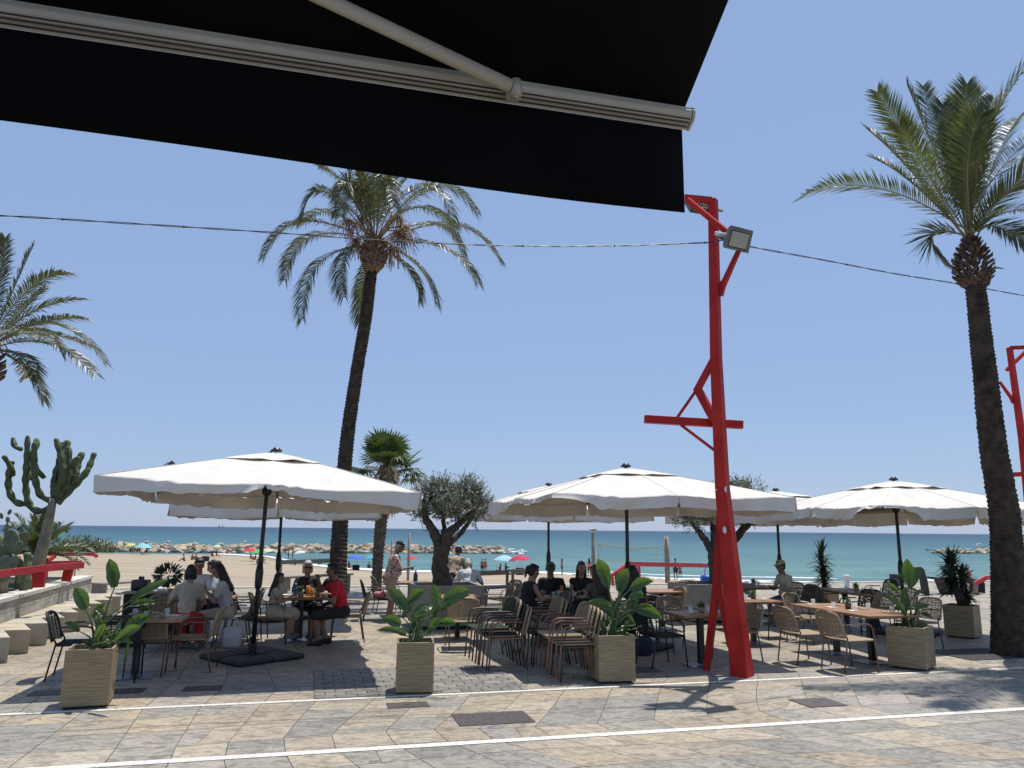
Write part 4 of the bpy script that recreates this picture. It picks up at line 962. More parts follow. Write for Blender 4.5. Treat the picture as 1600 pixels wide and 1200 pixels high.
# folding arm under the cloth
def on_line(px, py):
    d = ray(px, py); nn = V.copy(); t_ = (PR-V*.05-CAMP).dot(nn)/d.dot(nn); return CAMP+d*t_
e1 = on_line(802, 146); e1 = e1-V*.03
nf_ = (U).cross(-V+Vector((0, 0, slope))).normalized(); d = ray(500, -5); pt = top0+Vector((0, 0, -.07)); e0 = CAMP+d*((pt-CAMP).dot(nf_)/d.dot(nf_))
dr = (e0-e1).normalized(); m_ = MB(); m_.tube([e1+dr*.02, e1+dr*1.5], .020, 12, flat=1.25); arm_ = m_.build('arm', M['cream_metal'], aw, world=True)
m_ = MB(); m_.tube([e1+Vector((0, 0, .03)), e1-Vector((0, 0, .028))], .019, 14); m_.tube([e1-Vector((0, 0, .028)), e1-Vector((0, 0, .034))], .011, 10); m_.box(e1+V*.03, (.05, .05, .04), rz=TH, bev=.006); m_.build('arm_joint', M['cream_metal'], aw, world=True).parent = arm_

# ================================================================== RED LAMP POSTS
lp = G(1160, 1056); lY_ = lp.y
lamp = empty('lamp_post', lp, 0, 'tall bright red angular lamp post with crossbar and struts at centre right', 'lamp post', 'red angular lamp posts')
def LA(px, py, dy=0): return AY(px, py, lY_+dy)
def part(name, segs, side=None, mt='red'):
    m_ = MB()
    for sg in segs:
        a, b_, w0, w1 = sg[:4]; h = sg[4] if len(sg) > 4 else w0; m_.beam(a, b_, w0, w1, h, h*w1/w0, side=side)
    o = m_.build(name, M[mt], lamp, smooth=False, world=True); bv = o.modifiers.new('bevel', 'BEVEL'); bv.width = .004; bv.segments = 2; bv.limit_method = 'ANGLE'; return o
mid_ = LA(1129, 765); topp = LA(1114, 312)
sdv = Vector((math.cos(R(-37)), math.sin(R(-37)), 0))
b0 = Vector((lp.x, lp.y, 0))
mast = part('mast', [(b0-Vector((0, 0, .02)), mid_, .25, .165), (mid_, LA(1119, 560), .165, .14), (LA(1119, 560), topp, .14, .12)], side=sdv)
lg = G(1104, 1047); part('rear_leg', [(Vector((lg.x, lg.y, 0)), LA(1121, 905, .25), .085, .10), (LA(1121, 905, .25), LA(1128, 790, .05), .10, .11)], side=sdv)
part('inner_strut', [(LA(1121, 905, .25), LA(1143, 1010, .12), .08, .10)], side=sdv)
part('crossbar', [(LA(1007, 655, .17), LA(1160, 664, .17), .115, .115)], side=Vector((0, 0, 1)))
part('diagonal_strut', [(LA(1116, 560, .03), LA(1088, 612, .16), .085, .085)], side=sdv)
part('diagonal_strut', [(LA(1089, 606, .13), LA(1117, 658, .05), .105, .105)], side=sdv)
part('tie_bar', [(LA(1092, 604, .1), LA(1055, 657, .2), .035, .035)], side=sdv)
part('tie_bar', [(LA(1056, 658, .22), LA(1117, 704, .06), .035, .035)], side=sdv)
part('upper_branch', [(LA(1125, 462, .0), LA(1131, 440, -.04), .08, .08), (LA(1129, 447, -.03), LA(1155, 390, -.22), .08, .06)], side=sdv)
part('top_plate', [(LA(1070, 309, -.1), LA(1113, 313, 0), .03, .03, .11)], side=sdv)
part('top_brace', [(LA(1074, 312, -.14), LA(1135, 362, -.2), .075, .075)], side=sdv)
m_ = MB()
for (x, y, w, h) in ((1132, 828, .07, .12), (1134, 765, .035, .10)):
    c_ = LA(x, y, -.150 if y > 800 else -.125); n_ = 7; pts = [c_+sdv*(w/2*math.cos(k*6.283/n_)*random.uniform(.7, 1.2))+Vector((0, 0, h/2*math.sin(k*6.283/n_)*random.uniform(.7, 1.2))) for k in range(n_)]; bk = [p+Vector((0, .004, 0)) for p in pts]
    m_ = MB(); m_.add(pts+bk, [tuple(range(n_)), tuple(range(2*n_-1, n_-1, -1))]+[(i, n_+i, n_+(i+1) % n_, (i+1) % n_) for i in range(n_)]); m_.build('torn_sticker', M['paper'], lamp, smooth=False, world=True).parent = mast
def flood(parent_w, c, yaw, pitch, label, nm='floodlight'):
    e_ = empty(nm, c, yaw, label, 'floodlight'); Q = Matrix.Rotation(pitch, 4, 'X')
    m_ = MB(); w, h = .25, .17   # tapering die-cast body, glass facing -Y
    fr = [(-w, 0, -h), (w, 0, -h), (w*.9, 0, h), (-w*.9, 0, h)]; bk = [(-w*.82, .09, -h*.7), (w*.82, .09, -h*.7), (w*.74, .09, h*.8), (-w*.74, .09, h*.8)]
    m_.add([Vector(p) for p in fr+bk], [(0, 1, 2, 3), (7, 6, 5, 4), (1, 0, 4, 5), (2, 1, 5, 6), (3, 2, 6, 7), (0, 3, 7, 4)], Q)
    for k in range(7): m_.box((-.15+k*.05, .10, 0), (.008, .03, .2), M=Q)
    o = m_.build('lamp_body', M['alu'], e_, smooth=False); bv = o.modifiers.new('bevel', 'BEVEL'); bv.width = .018; bv.segments = 3
    m_ = MB(); m_.box((0, -.004, -.01), (.34, .006, .22), M=Q, bev=.002); m_.build('glass_front', M['lampglass'], o, smooth=False)
    m_ = MB(); m_.box((0, .003, -.01), (.37, .006, .25), M=Q, bev=.002); m_.build('glass_frame', M['iron'], o, smooth=False)
    m_ = MB(); m_.box((-w-.015, .05, -.04), (.03, .09, .05), M=Q); m_.box((-w-.07, .06, -.04), (.1, .03, .04), M=Q); m_.build('bracket', M['alu'], e_, smooth=False)
    return e_
fl1 = flood(lamp, LA(1155, 374, -.33), R(28), R(26), 'grey floodlight on the right side of the tall red lamp post')
fl2 = flood(lamp, LA(1093, 327, .12), R(200), R(38), 'second floodlight, half hidden behind the awning corner at the top of the red post')
m_ = MB(); q = LA(1126, 366, -.3); m_.box(q, (.20, .03, .06), M=None, rz=R(20), bev=.01); tag(m_.build('cable_box', M['white']), 'small white junction box beside the floodlight on the red post', 'junction box')
# second lamp post, far right
L2 = AY(1612, 930, 20.6); L2.z = 0
l2 = dup(lamp, L2, R(150), 'farther red lamp post cut by the right edge, behind the thick palm trunk')
dup(fl1, L2+Vector((-.55, -.35, 6.1)), R(60), 'small floodlight under the fork of the farther red lamp post')
# overhead cable
def cable(pts, label, r_=.009):
    P_ = [AY(x, y, Y) for x, y, Y in pts]; Q = []
    for k in range(len(P_)-1):
        p0 = P_[max(k-1, 0)]; p1 = P_[k]; p2 = P_[k+1]; p3 = P_[min(k+2, len(P_)-1)]
        for j in range(10):
            f_ = j/10; Q.append(.5*((2*p1)+(p2-p0)*f_+(2*p0-5*p1+4*p2-p3)*f_*f_+(3*p1-p0-3*p2+p3)*f_**3))
    Q.append(P_[-1]); m_ = MB()
    for ph in (0, math.pi):
        m_.tube([q+Vector((0, math.cos(i*.9+ph), math.sin(i*.9+ph)))*r_*.9 for i, q in enumerate(Q)], r_*.62, 5)
    for i in range(6, len(Q), 9): m_.ell(Q[i], r_*1.9, nu=6, nv=4)
    return tag(m_.build('overhead_cable', M['fr_black']), label, 'cable', 'cables on the red post')
cable([(-180, 331, 8.15), (0, 337, 8.6), (200, 349, 9.1), (420, 363, 9.55), (620, 377, 10.0), (800, 384, 10.35), (960, 384, 10.7), (1110, 379, 11.0)], 'thin black cable from the left edge past the centre palm to the red post')
cable([(1110, 379, 11.0), (1135, 376, 10.9), (1175, 386, 11.1), (1290, 407, 12.1), (1400, 428, 13.1), (1500, 444, 14.0), (1600, 462, 14.9), (1720, 484, 16)], 'thin black cable from the red post to the right edge')
# ================================================================== CHAIRS
def curve3(P_, n=6):
    P_ = [Vector(p) for p in P_]; Q = []
    for k in range(len(P_)-1):
        p0 = P_[max(k-1, 0)]; p1 = P_[k]; p2 = P_[k+1]; p3 = P_[min(k+2, len(P_)-1)]
        for j in range(n):
            f_ = j/n; Q.append(.5*((2*p1)+(p2-p0)*f_+(2*p0-5*p1+4*p2-p3)*f_*f_+(3*p1-p0-3*p2+p3)*f_**3))
    Q.append(P_[-1]); return Q
def make_chair(frame, rope):
    """local +X is the way the sitter faces"""
    e_ = empty('armchair', (0, 0, -50)); F = M[frame]; Rp = M[rope]
    for sy in (-1, 1):
        m_ = MB(); m_.tube([(.275, sy*.265, 0), (.235, sy*.262, .46)], .0115, 8); m_.build('leg', F, e_)
        m_ = MB(); m_.tube([(-.30, sy*.235, 0), (-.215, sy*.245, .46)], .0115, 8); m_.build('leg', F, e_)
        m_ = MB(); m_.tube(curve3([(.235, sy*.262, .46), (.222, sy*.268, .56), (.19, sy*.272, .635), (.12, sy*.276, .662), (-.05, sy*.278, .664), (-.235, sy*.262, .655)], 5), .0115, 8); m_.build('armrest', F, e_)
    m_ = MB()
    m_.tube([(.235, -.262, .43), (.235, .262, .43)], .010, 7); m_.tube([(-.215, -.245, .43), (-.215, .245, .43)], .010, 7)
    for sy in (-1, 1): m_.tube([(.235, sy*.255, .43), (-.215, sy*.243, .43)], .010, 7)
    m_.build('seat_frame', F, e_)
    def bx_(y, z): return -.245-.10*(z-.45)/.38-.055*(1-(y/.26)**2)
    # back frame loop
    lp_ = [(-.215, -.245, .46), (bx_(.25, .60), -.252, .60), (bx_(.24, .72), -.243, .72), (bx_(.20, .80), -.205, .80), (bx_(.1, .825), -.1, .826), (bx_(0, .83), 0, .832), (bx_(.1, .825), .1, .826), (bx_(.20, .80), .205, .80), (bx_(.24, .72), .243, .72), (bx_(.25, .60), .252, .60), (-.215, .245, .46)]
    m_ = MB(); m_.tube(curve3(lp_, 5), .0115, 8); m_.build('back_frame', F, e_)
    # woven back: horizontal strands wrapped round the frame, with two upright binding bands
    m_ = MB(); rnd = random.Random(2)
    z = .475
    while z < .83:
        hw = .25 if z < .72 else (.25*math.sqrt(max(.02, 1-((z-.72)/.118)**2))**.62)
        pts = []
        for k in range(9):
            y = -hw+2*hw*k/8; pts.append((bx_(y, z)-.004+.003*(k % 2), y, z+.004*rnd.uniform(-1, 1)))
        m_.tube(pts, .0062, 4, True)
        z += .0155
    for y in (-.17, -.085, 0, .085, .17):
        zt = .80 if abs(y) > .15 else .825
        m_.tube([(bx_(y, .475)+.006, y, .475), (bx_(y, .6)+.006, y, .6), (bx_(y, .7)+.006, y, .7), (bx_(y, zt)+.006, y, zt)], .0075, 4)
    for sy in (-1, 1):
        m_.tube(curve3([(bx_(.25, .5), sy*.251, .48), (bx_(.25, .60), sy*.252, .60), (bx_(.24, .72), sy*.243, .72), (bx_(.20, .80), sy*.205, .80), (bx_(.08, .83), sy*.08, .831)], 5), .0165, 8, prof=lambda i, k: 1+.12*(i % 2))
    m_.build('backrest', Rp, e_, smooth=False)
    m_ = MB(); n = 26
    for k in range(n):   # woven seat, slightly dished
        x = .235-.455*k/(n-1); m_.tube([(x, -.262, .436), (x, -.2, .447), (x, -.1, .441+.002*(k % 2)), (x, 0, .437), (x, .1, .441-.002*(k % 2)), (x, .2, .447), (x, .262, .436)], .0100, 5)
    m_.tube(curve3([(.245, -.25, .436), (.262, -.1, .440), (.262, .1, .440), (.245, .25, .436)], 3), .014, 6)
    m_.build('seat', Rp, e_, smooth=False)
    return e_
CH = {'nat': make_chair('fr_brown', 'rope'), 'dark': make_chair('fr_black', 'rope_dark'), 'green': make_chair('fr_green', 'rope_green'), 'terra': make_chair('fr_terra', 'rope'), 'taupe': make_chair('fr_brown', 'rope_grey')}
used = {}
def chair(kind, p, face, label, group='woven armchairs set at the terrace tables', z=0):
    src = CH[kind]; loc = (p.x, p.y, z); rz = R(face)
    if kind not in used:
        used[kind] = 1; src.location = loc; src.rotation_euler = (0, 0, rz); return tag(src, label, 'chair', group)
    o = dup(src, loc, rz, label, group); o['category'] = 'chair'; return o
AW = 104; TO = 284; RT = 14; LF = 194     # away, towards, right, left in the promenade's own directions
chair('dark', G(117, 1058), RT+4, 'black woven armchair facing right at the left end of the nearest left table')
chair('dark', G(182, 1062), AW+6, 'black woven armchair, back to us, at the nearest left table')
chair('nat', G(233, 1052), AW-6, 'natural rope armchair, back to us beside the black one at the nearest left table')
chair('nat', G(298, 1047), LF-4, 'natural rope armchair facing left at the right end of the nearest left table')
chair('nat', G(245, 1016), TO, 'natural rope armchair behind the nearest left table, back towards the service station')
chair('nat', G(284, 1002), AW+8, 'natural chair under the woman with short black hair at the back left table')
chair('taupe', GD(362, 13.6), LF, 'chair under the woman with long black hair at the back left table')
chair('taupe', GD(375, 14.6), LF+8, 'empty taupe chair just behind the long-haired woman at the back left table')
chair('taupe', GD(303, 15.0), TO, 'chair under the man in white shirt and cap at the back left table')
chair('dark', G(388, 1000), RT-8, 'black woven armchair just left of the leaning parasol pole, behind the girl')
chair('nat', G(421, 1004), RT, 'natural chair holding the little girl at the middle left table')
chair('dark', GD(478, 15.0), TO, 'dark chair under the white-haired woman in sunglasses')
chair('nat', G(541, 1002), LF, 'natural chair under the man in the red T-shirt')
chair('dark', G(589, 968), RT-2, 'front one of two dark chairs beside the standing man in the floral shirt')
chair('taupe', G(604, 957), RT+6, 'rear one of two chairs beside the standing man in the floral shirt')
chair('nat', G(722, 1012), AW-6, 'natural rope armchair with its back to us in front of the olive planter')
chair('taupe', G(772, 985), LF, 'taupe woven armchair facing left, right of the olive planter')
chair('taupe', G(785, 968), LF+20, 'chair behind the taupe one, near the grey timber benches')
chair('nat', GD(822, 13.6), RT+25, 'chair under the woman in the black sleeveless top')
chair('dark', GD(872, 15.7), TO, 'chair under the man in the dark cap at the central table')
chair('dark', GD(905, 13.6), AW, 'black chair with its back to us at the near side of the central table')
chair('dark', GD(915, 15.9), TO, 'chair under the woman facing us at the central table')
chair('taupe', GD(945, 13.2), AW+22, 'taupe chair under the long brown-haired woman, seen behind the planter leaves')
chair('dark', G(997, 1004), AW+4, 'dark chair under the person in navy seen from behind, beside the middle parasol pole')
chair('nat', G(1040, 985), LF+4, 'natural armchair seen sideways left of the grey box behind the lamp')
chair('nat', G(1066, 968), LF+40, 'natural armchair farther back, left of the grey box behind the lamp')
chair('dark', G(1034, 1040), RT+6, 'black woven armchair facing right, left of the table beside the red post')
chair('nat', G(1062, 1016), TO+4, 'natural armchair on the far side of the table beside the red post')
chair('nat', G(1152, 1031), LF+2, 'natural armchair seen just right of the red post')
chair('dark', G(1212, 996), LF-6, 'black armchair facing left behind the red post, under the right-hand parasol pole')
chair('taupe', GD(1248, 17.2), LF, 'brown armchair under the man in cap and sunglasses')
chair('nat', G(1257, 1035), RT+2, 'natural rope armchair, left of two at the near side of the long right table')
chair('nat', G(1328, 1047), RT+4, 'natural rope armchair, right of two at the near side of the long right table')
chair('nat', G(1264, 1003), TO+22, 'natural rope armchair at the far left end of the long right table')
chair('taupe', G(1270, 968), RT, 'brown armchair at the left side of the farther right table')
chair('taupe', G(1293, 975), RT+6, 'second brown armchair at the left side of the farther right table')
chair('dark', G(1345, 990), LF+10, 'black armchair between the two right-hand tables')
chair('dark', G(1378, 960), LF, 'dark armchair at the far side of the farther right table')
chair('terra', G(1362, 1000), LF, 'terracotta-framed armchair at the far side of the long right table')
chair('nat', G(1436, 1012), LF+4, 'natural armchair partly hidden behind the right planter')
chair('terra', G(1405, 985), LF+14, 'terracotta-framed armchair under the right parasol behind the planter leaves')
# stacks
def stack(p, face, kinds, label):
    d = Vector((math.cos(R(face)), math.sin(R(face)), 0)); n = len(kinds); nm = {'nat': 'natural brown', 'dark': 'black', 'green': 'dark green', 'terra': 'terracotta-framed', 'taupe': 'taupe'}
    pos = ['bottom', 'second', 'third', 'fourth', 'fifth', 'topmost']
    for k, kd in enumerate(kinds):
        w = 'topmost' if k == n-1 else pos[k]
        side = Vector((-d.y, d.x, 0))
        chair(kd, p+d*(.052*k)+side*(.004*((k*7) % 3-1)), face+((k*5) % 3-1)*1.5, '%s %s chair in the %s' % (w, nm[kd], label), 'stacked chairs by the planter', z=.036*k)
stack(G(785, 1044), LF+4, ['terra', 'nat', 'dark', 'nat', 'green'], 'left stack of chairs')
stack(G(853, 1036), LF+2, ['dark', 'green', 'terra', 'nat'], 'middle stack of chairs')
stack(G(900, 1060), LF-2, ['green', 'terra', 'nat', 'terra', 'nat'], 'right stack of chairs next to the planter')
stack(G(862, 1012), LF+4, ['dark', 'nat', 'taupe'], 'rearmost stack in the parasol shade')

# ================================================================== TABLES
def table(c, L_, W, rz, label, ped=((0, 0),), wood='wood', H=.75, group='wooden-topped terrace tables'):
    e_ = empty('table', (c.x, c.y, 0), R(rz), label, 'table', group)
    m_ = MB(); m_.box((0, 0, H-.018), (L_, W, .036), bev=.006); m_.build('table_top', M[wood], e_, smooth=False)
    m_ = MB(); m_.box((0, 0, H-.046), (L_-.16, W-.16, .018)); m_.build('under_frame', M['iron'], e_, smooth=False)
    for x, y in ped:
        m_ = MB(); m_.box((x, y, (H-.06)/2+.012), (.085, .085, H-.09), bev=.004); m_.build('pedestal', M['iron'], e_, smooth=False)
        m_ = MB(); m_.box((x, y, .006), (.46, .46, .012), bev=.003); m_.build('base_plate', M['steel'], e_, smooth=False)
    return e_
def on(t, x, y): 
    a = t.rotation_euler[2]; return Vector((t.location[0]+math.cos(a)*x-math.sin(a)*y, t.location[1]+math.sin(a)*x+math.cos(a)*y, .751))
t1 = table(G(207, 1058)+Vector((.02, .02, 0)), 1.15, .72, 14, 'wooden table nearest the left planter, laid but empty', ((-.0, 0),))
t0 = table(GD(318, 14.0), 1.0, .75, 14, 'table of the group of three at the back left')
t2 = table(G(468, 1000), .85, .75, 14, 'orange-brown wooden table of the family with the girl and the red T-shirt')
t10 = table(AY(640, 925, 18.3)*1, 1.0, .7, 14, 'table partly hidden behind the left olive planter, beside the standing man')
t11 = table(G(714, 998), .7, .7, 14, 'small dark table behind the chair in front of the olive planter')
t3 = table(GD(885, 14.6), 1.25, .8, 14, 'wooden table of the group of five in the centre')
t9 = table(GD(1033, 16.3), .85, .75, 14, 'small wooden table behind the navy-clad person')
t9b = table(GD(1008, 14.8), .75, .75, 14, 'wooden table just right of the middle parasol pole')
t4 = table(G(1096, 1040), .85, .72, 14, 'table with glasses just left of the red lamp post')
t7 = table(G(1178, 1005), .8, .75, 14, 'table just right of the red post with a small potted herb')
t8 = table(GD(1178, 17.8), 1.0, .75, 14, 'table in front of the man in cap and sunglasses')
ctr = (G(1314, 1024)+G(1376, 1035))/2; ctr = G(1343, 1030)+V*.0
t5 = table(ctr+U*.0+V*.12, 1.95, .92, 104, 'long wooden table at the right laid with glasses and menus', ((.42, 0), (-.42, 0)))
t6 = table(GD(1345, 16.6), 1.9, .85, 104, 'farther long table under the right-hand parasol', ((.45, 0), (-.45, 0)))
# --- things on the tables
cnt = {}
def tumbler(p, label, r_=.034, h=.10, mt='glass', cat='glass', grp='glasses on the tables', nm='drinking_glass'):
    e_ = None; m_ = MB(); m_.lathe([(0, 0), (r_*.82, 0), (r_*.86, .004), (r_, h), (r_-.003, h), (r_*.83, .012), (0, .010)], p, 14)
    return tag(m_.build(nm, M[mt]), label, cat, grp)
def herb(p, label, s_=1.0, pot='rope'):
    e_ = empty('potted_herb', p, 0, label, 'pot plant', 'small herbs in pots on the tables'); m_ = MB(); m_.lathe([(0, 0), (.038*s_, 0), (.048*s_, .075*s_), (.044*s_, .075*s_), (.04*s_, .06*s_), (0, .06*s_)], (0, 0, 0), 12); m_.build('pot', M[pot], e_)
    m_ = MB(); r_ = random.Random(int(p.x*100))
    for k in range(46):
        a = r_.uniform(0, 6.28); el = r_.uniform(.2, 1.5); d = Vector((math.cos(a)*math.cos(el), math.sin(a)*math.cos(el), math.sin(el))); b_ = Vector((0, 0, .06*s_)); l_ = r_.uniform(.05, .11)*s_; w = d.cross(Vector((0, 0, 1))); w = (w.normalized() if w.length > .1 else Vector((1, 0, 0)))*.014*s_
        m_.add([b_+d*l_*.3, b_+d*l_*.7-w, b_+d*l_*1.1, b_+d*l_*.7+w], [(0, 1, 2, 3)])
    m_.build('leaves', M['leaf_bright'], e_, smooth=False)
def menu(p, rz, label, w=.2, h=.14, mt='paper'):
    m_ = MB(); m_.box((0, 0, .003), (w, h, .006), bev=.002); m_.box((.01, .008, .009), (w*.9, h*.85, .005), bev=.002); o = m_.build('menu', M[mt]); o.location = p; o.rotation_euler = (0, 0, rz); return tag(o, label, 'menu', 'menus and mats on the tables')
def plate(p, label, r_=.11):
    m_ = MB(); m_.lathe([(0, 0), (r_*.6, 0), (r_, .018), (r_, .022), (r_*.6, .006), (0, .006)], p, 20); return tag(m_.build('plate', M['white']), label, 'plate', 'plates on the tables')
for i, (t_, nm_, L_, W_) in enumerate(((t1, 'the nearest left table', .8, .4), (t4, 'the table left of the red post', .6, .4), (t5, 'the long right table', 1.6, .55), (t6, 'the farther right table', 1.6, .5), (t7, 'the table right of the red post', .55, .4), (t0, 'the back left table', .6, .4), (t3, 'the central table of five', .8, .45), (t8, 'the table of the man in the cap', .6, .4))):
    n = 6 if L_ > 1 else 4; rg = random.Random(i+40)
    for k in range(n):
        x = -L_/2+L_*(k+.5)/n; y = (W_/2)*(1 if k % 2 else -1)*.8
        tumbler(on(t_, x, y), 'clear water glass standing on %s' % nm_, grp='water glasses on '+nm_)
        menu(on(t_, x+.09, y*.9), R(14 if t_ not in (t5, t6) else 104)+rg.uniform(-.2, .2), 'folded pale menu or mat lying on %s' % nm_, .17, .12, 'paper' if k % 2 else 'cloth_tan')
    if t_ not in (t0,): herb(on(t_, .04, .02), 'small potted herb on %s' % nm_, 1.1, 'rope' if i % 2 else 'fr_brown')
def bottle(p, label, mt, h=.24, r_=.035):
    e_ = empty('bottle', p, 0, label, 'bottle'); m_ = MB(); m_.lathe([(0, 0), (r_, 0), (r_, h*.62), (r_*.4, h*.8), (r_*.38, h*.94), (0, h*.94)], (0, 0, 0), 12); m_.build('bottle_body', M[mt], e_)
    m_ = MB(); m_.lathe([(r_*.45, h*.94), (r_*.45, h), (0, h)], (0, 0, 0), 10); m_.build('cap', M['white'], e_)
bottle(on(t2, -.12, -.05), 'blue water bottle on the table of the family with the girl', 'blue_plastic', .22, .04)
tumbler(on(t2, .10, .10), 'glass of amber beer on the family table', .042, .17, 'amber', 'beer glass', 'beer glasses on the family table', 'beer_glass')
tumbler(on(t2, .17, -.02), 'amber drink glass in front of the man in red', .036, .14, 'amber', 'beer glass', 'beer glasses on the family table', 'beer_glass')
herb(on(t2, -.02, -.18), 'bright green herb pot at the near edge of the family table', 1.25, 'rope'); herb(on(t2, .26, -.16), 'second green herb pot near the hands of the man in red', 1.15, 'rope')
tumbler(on(t2, -.22, -.12), 'empty tumbler in front of the little girl', grp='tumblers on the family table'); tumbler(on(t2, .0, .2), 'clear tumbler before the white-haired woman', grp='tumblers on the family table')
plate(on(t2, -.25, .12), 'white plate between the girl and the white-haired woman'); plate(on(t3, .1, .18), 'white plate on the central table')
bottle(on(t10, .12, -.05), 'dark blue bottle on the table beside the standing man', 'cloth_blue', .26, .05); plate(on(t10, -.3, .1), 'plate left on the table beside the standing man')
tumbler(on(t3, -.02, .22), 'tall glass of dark drink on the central table', .035, .18, 'amber', 'drink glass', 'tall drinks on the central table', 'beer_glass')
# straw hat lying on the central table
e_ = empty('straw_hat', on(t3, -.12, -.14), 0, 'cream straw hat lying on the central table', 'hat'); m_ = MB(); m_.lathe([(.085, 0), (.16, .004), (.165, .012), (.09, .014)], (0, 0, 0), 24); m_.build('brim', M['cloth_cream'], e_)
m_ = MB(); m_.lathe([(.092, .008), (.086, .08), (.06, .105), (0, .10)], (0, 0, 0), 24); m_.build('crown', M['cloth_cream'], e_)

# --- service station by the back left table
ss = empty('service_station', GD(243, 13.5), TH, 'black-draped service station with a crate of cutlery between the left tables', 'service station'); Hs = .88
m_ = MB(); m_.box((0, 0, Hs-.02), (1.05, .55, .035), bev=.005); m_.build('counter_top', M['wood_grey'], ss, smooth=False)
for k in range(9):
    m_ = MB(); m_.box((.18+k*.04, -.262, Hs/2), (.03, .02, Hs-.10)); 
    if k == 0: sb = MB()
    sb.box((.16+k*.042, -.262, Hs/2-.01), (.03, .02, Hs-.10))
sb.build('slatted_panel', M['pbase'], ss, smooth=False)
m_ = MB(); m_.box((-.18, -.24, Hs/2), (.64, .05, Hs-.08), bev=.01); m_.build('drape', M['black_cloth'], ss, smooth=False)
for x in (-.48, .48):
    for y in (-.2, .22): m_ = MB(); m_.box((x, y, (Hs-.06)/2), (.05, .05, Hs-.06)); m_.build('leg', M['iron'], ss, smooth=False)
pS = Vector(ss.location)+Vector((0, 0, Hs))
m_ = MB(); m_.box((0, 0, .09), (.26, .2, .18), bev=.02); m_.lathe([(.04, .15), (.05, .22), (.02, .24)], (0, 0, 0), 10); o = m_.build('coffee_urn', M['iron']); o.location = pS-U*.3+Vector((0, 0, .0)); tag(o, 'dark rounded urn on the left end of the service station', 'urn')
for k, (x, mt_, lb_) in enumerate(((.05, 'paper', 'stack of pale napkins on the service station'), (.33, 'cloth_red', 'red menu folder lying on the service station'), (.2, 'cloth_tan', 'tan cutlery tray on the service station'))):
    m_ = MB(); m_.box((0, 0, .02), (.13, .18, .04), bev=.004); o = m_.build(('napkin_stack', 'menu_folder', 'cutlery_tray')[k], M[mt_], smooth=False); o.location = pS+U*x-V*.08+Vector((0, 0, .0)); o.rotation_euler = (0, 0, TH+.1*k); tag(o, lb_, ('napkins', 'menu', 'tray')[k])
# potted shrub behind it
e_ = empty('potted_shrub', GD(256, 15.2), 0, 'small dark rounded shrub in a pot behind the service station', 'potted shrub')
m_ = MB(); m_.lathe([(0, 0), (.16, 0), (.20, .45), (.17, .45), (.16, .4), (0, .4)], (0, 0, 0), 16); m_.build('pot', M['iron'], e_)
m_ = MB(); m_.tube([(0, 0, .4), (.01, 0, .75), (0, .02, .95)], [.03, .02, .012], 7)
for k in range(7): m_.tube([(0, 0, .7+.03*k), (.17*math.cos(k*2.4), .17*math.sin(k*2.4), .95+.02*k)], [.01, .004], 4)
m_.build('stem', M['olive_bark'], e_)
m_ = MB(); r_ = random.Random(8)
for k in range(330):
    d = Vector((r_.gauss(0, 1), r_.gauss(0, 1), r_.gauss(0, 1))).normalized(); p = Vector((0, 0, 1.03))+Vector((d.x*.25, d.y*.25, d.z*.17))*r_.uniform(.4, 1); w = d.orthogonal().normalized()*.017; m_.add([p, p+d*.05-w, p+d*.11, p+d*.05+w], [(0, 1, 2, 3)])
m_.build('leaves', M['yucca'], e_, smooth=False)

# ================================================================== SQUARE PLANTERS WITH BROAD LEAVES
def planter(c, w, h, rz, label):
    e_ = empty('square_planter', c, rz, label, 'planter', 'square travertine planters'); t_ = .025
    for (x, y, a, b_) in ((0, -w/2+t_/2, w, t_), (0, w/2-t_/2, w, t_), (-w/2+t_/2, 0, t_, w-2*t_-.001), (w/2-t_/2, 0, t_, w-2*t_-.001)):
        m_ = MB(); m_.box((x, y, h/2+.015), (a, b_, h-.03), bev=.004); m_.build('planter_wall', M['travertine'], e_, smooth=False)
    m_ = MB(); m_.box((0, 0, h-.09), (w-2*t_-.002, w-2*t_-.002, .08)); 
    r_ = random.Random(int(c.x*50)+9)
    for k in range(30): m_.ell((r_.uniform(-1, 1)*w*.42, r_.uniform(-1, 1)*w*.42, h-.05), (r_.uniform(.015, .035),)*3, nu=6, nv=4)
    m_.build('soil', M['soil'], e_, smooth=False)
    m_ = MB(); m_.box((0, 0, .01), (w-.08, w-.08, .02)); m_.build('foot', M['iron'], e_, smooth=False); return e_
def blade(mb, a, tip, w, rnd, cup=.35, face=None, arch=.12):
    """one broad paddle leaf from its base to its tip"""
    ax = tip-a; L_ = ax.length; ax = ax.normalized(); view = face if face is not None else Vector((rnd.uniform(-.6, .6), -1, rnd.uniform(-.2, .5)))
    s_ = ax.cross(view); s_ = s_.normalized() if s_.length > .1 else U; n_ = s_.cross(ax); vs = []; fs = []; N_ = 12; M_ = 6
    for i in range(N_+1):
        t = i/N_; hw = w*.5*(math.sin(math.pi*min(1, t*.93+.07)**.85))**.75 if t < 1 else .002
        tear = 1-.22*max(0, noise.noise(Vector((t*7, w*90, L_*40)))) ; hw *= tear; c = a+ax*(L_*t)+n_*(-arch*L_*math.sin(t*math.pi))+Vector((0, 0, .10*L_*math.sin(t*math.pi)))
        for j in range(M_+1):
            q = (j/M_-.5)*2; vs.append(c+s_*(hw*q)+n_*(cup*hw*abs(q)**1.2)+n_*(.006*math.sin(t*23+q*4)))
    for i in range(N_):
        for j in range(M_): k = i*(M_+1)+j; fs.append((k, k+1, k+M_+2, k+M_+1))
    mb.add(vs, fs)
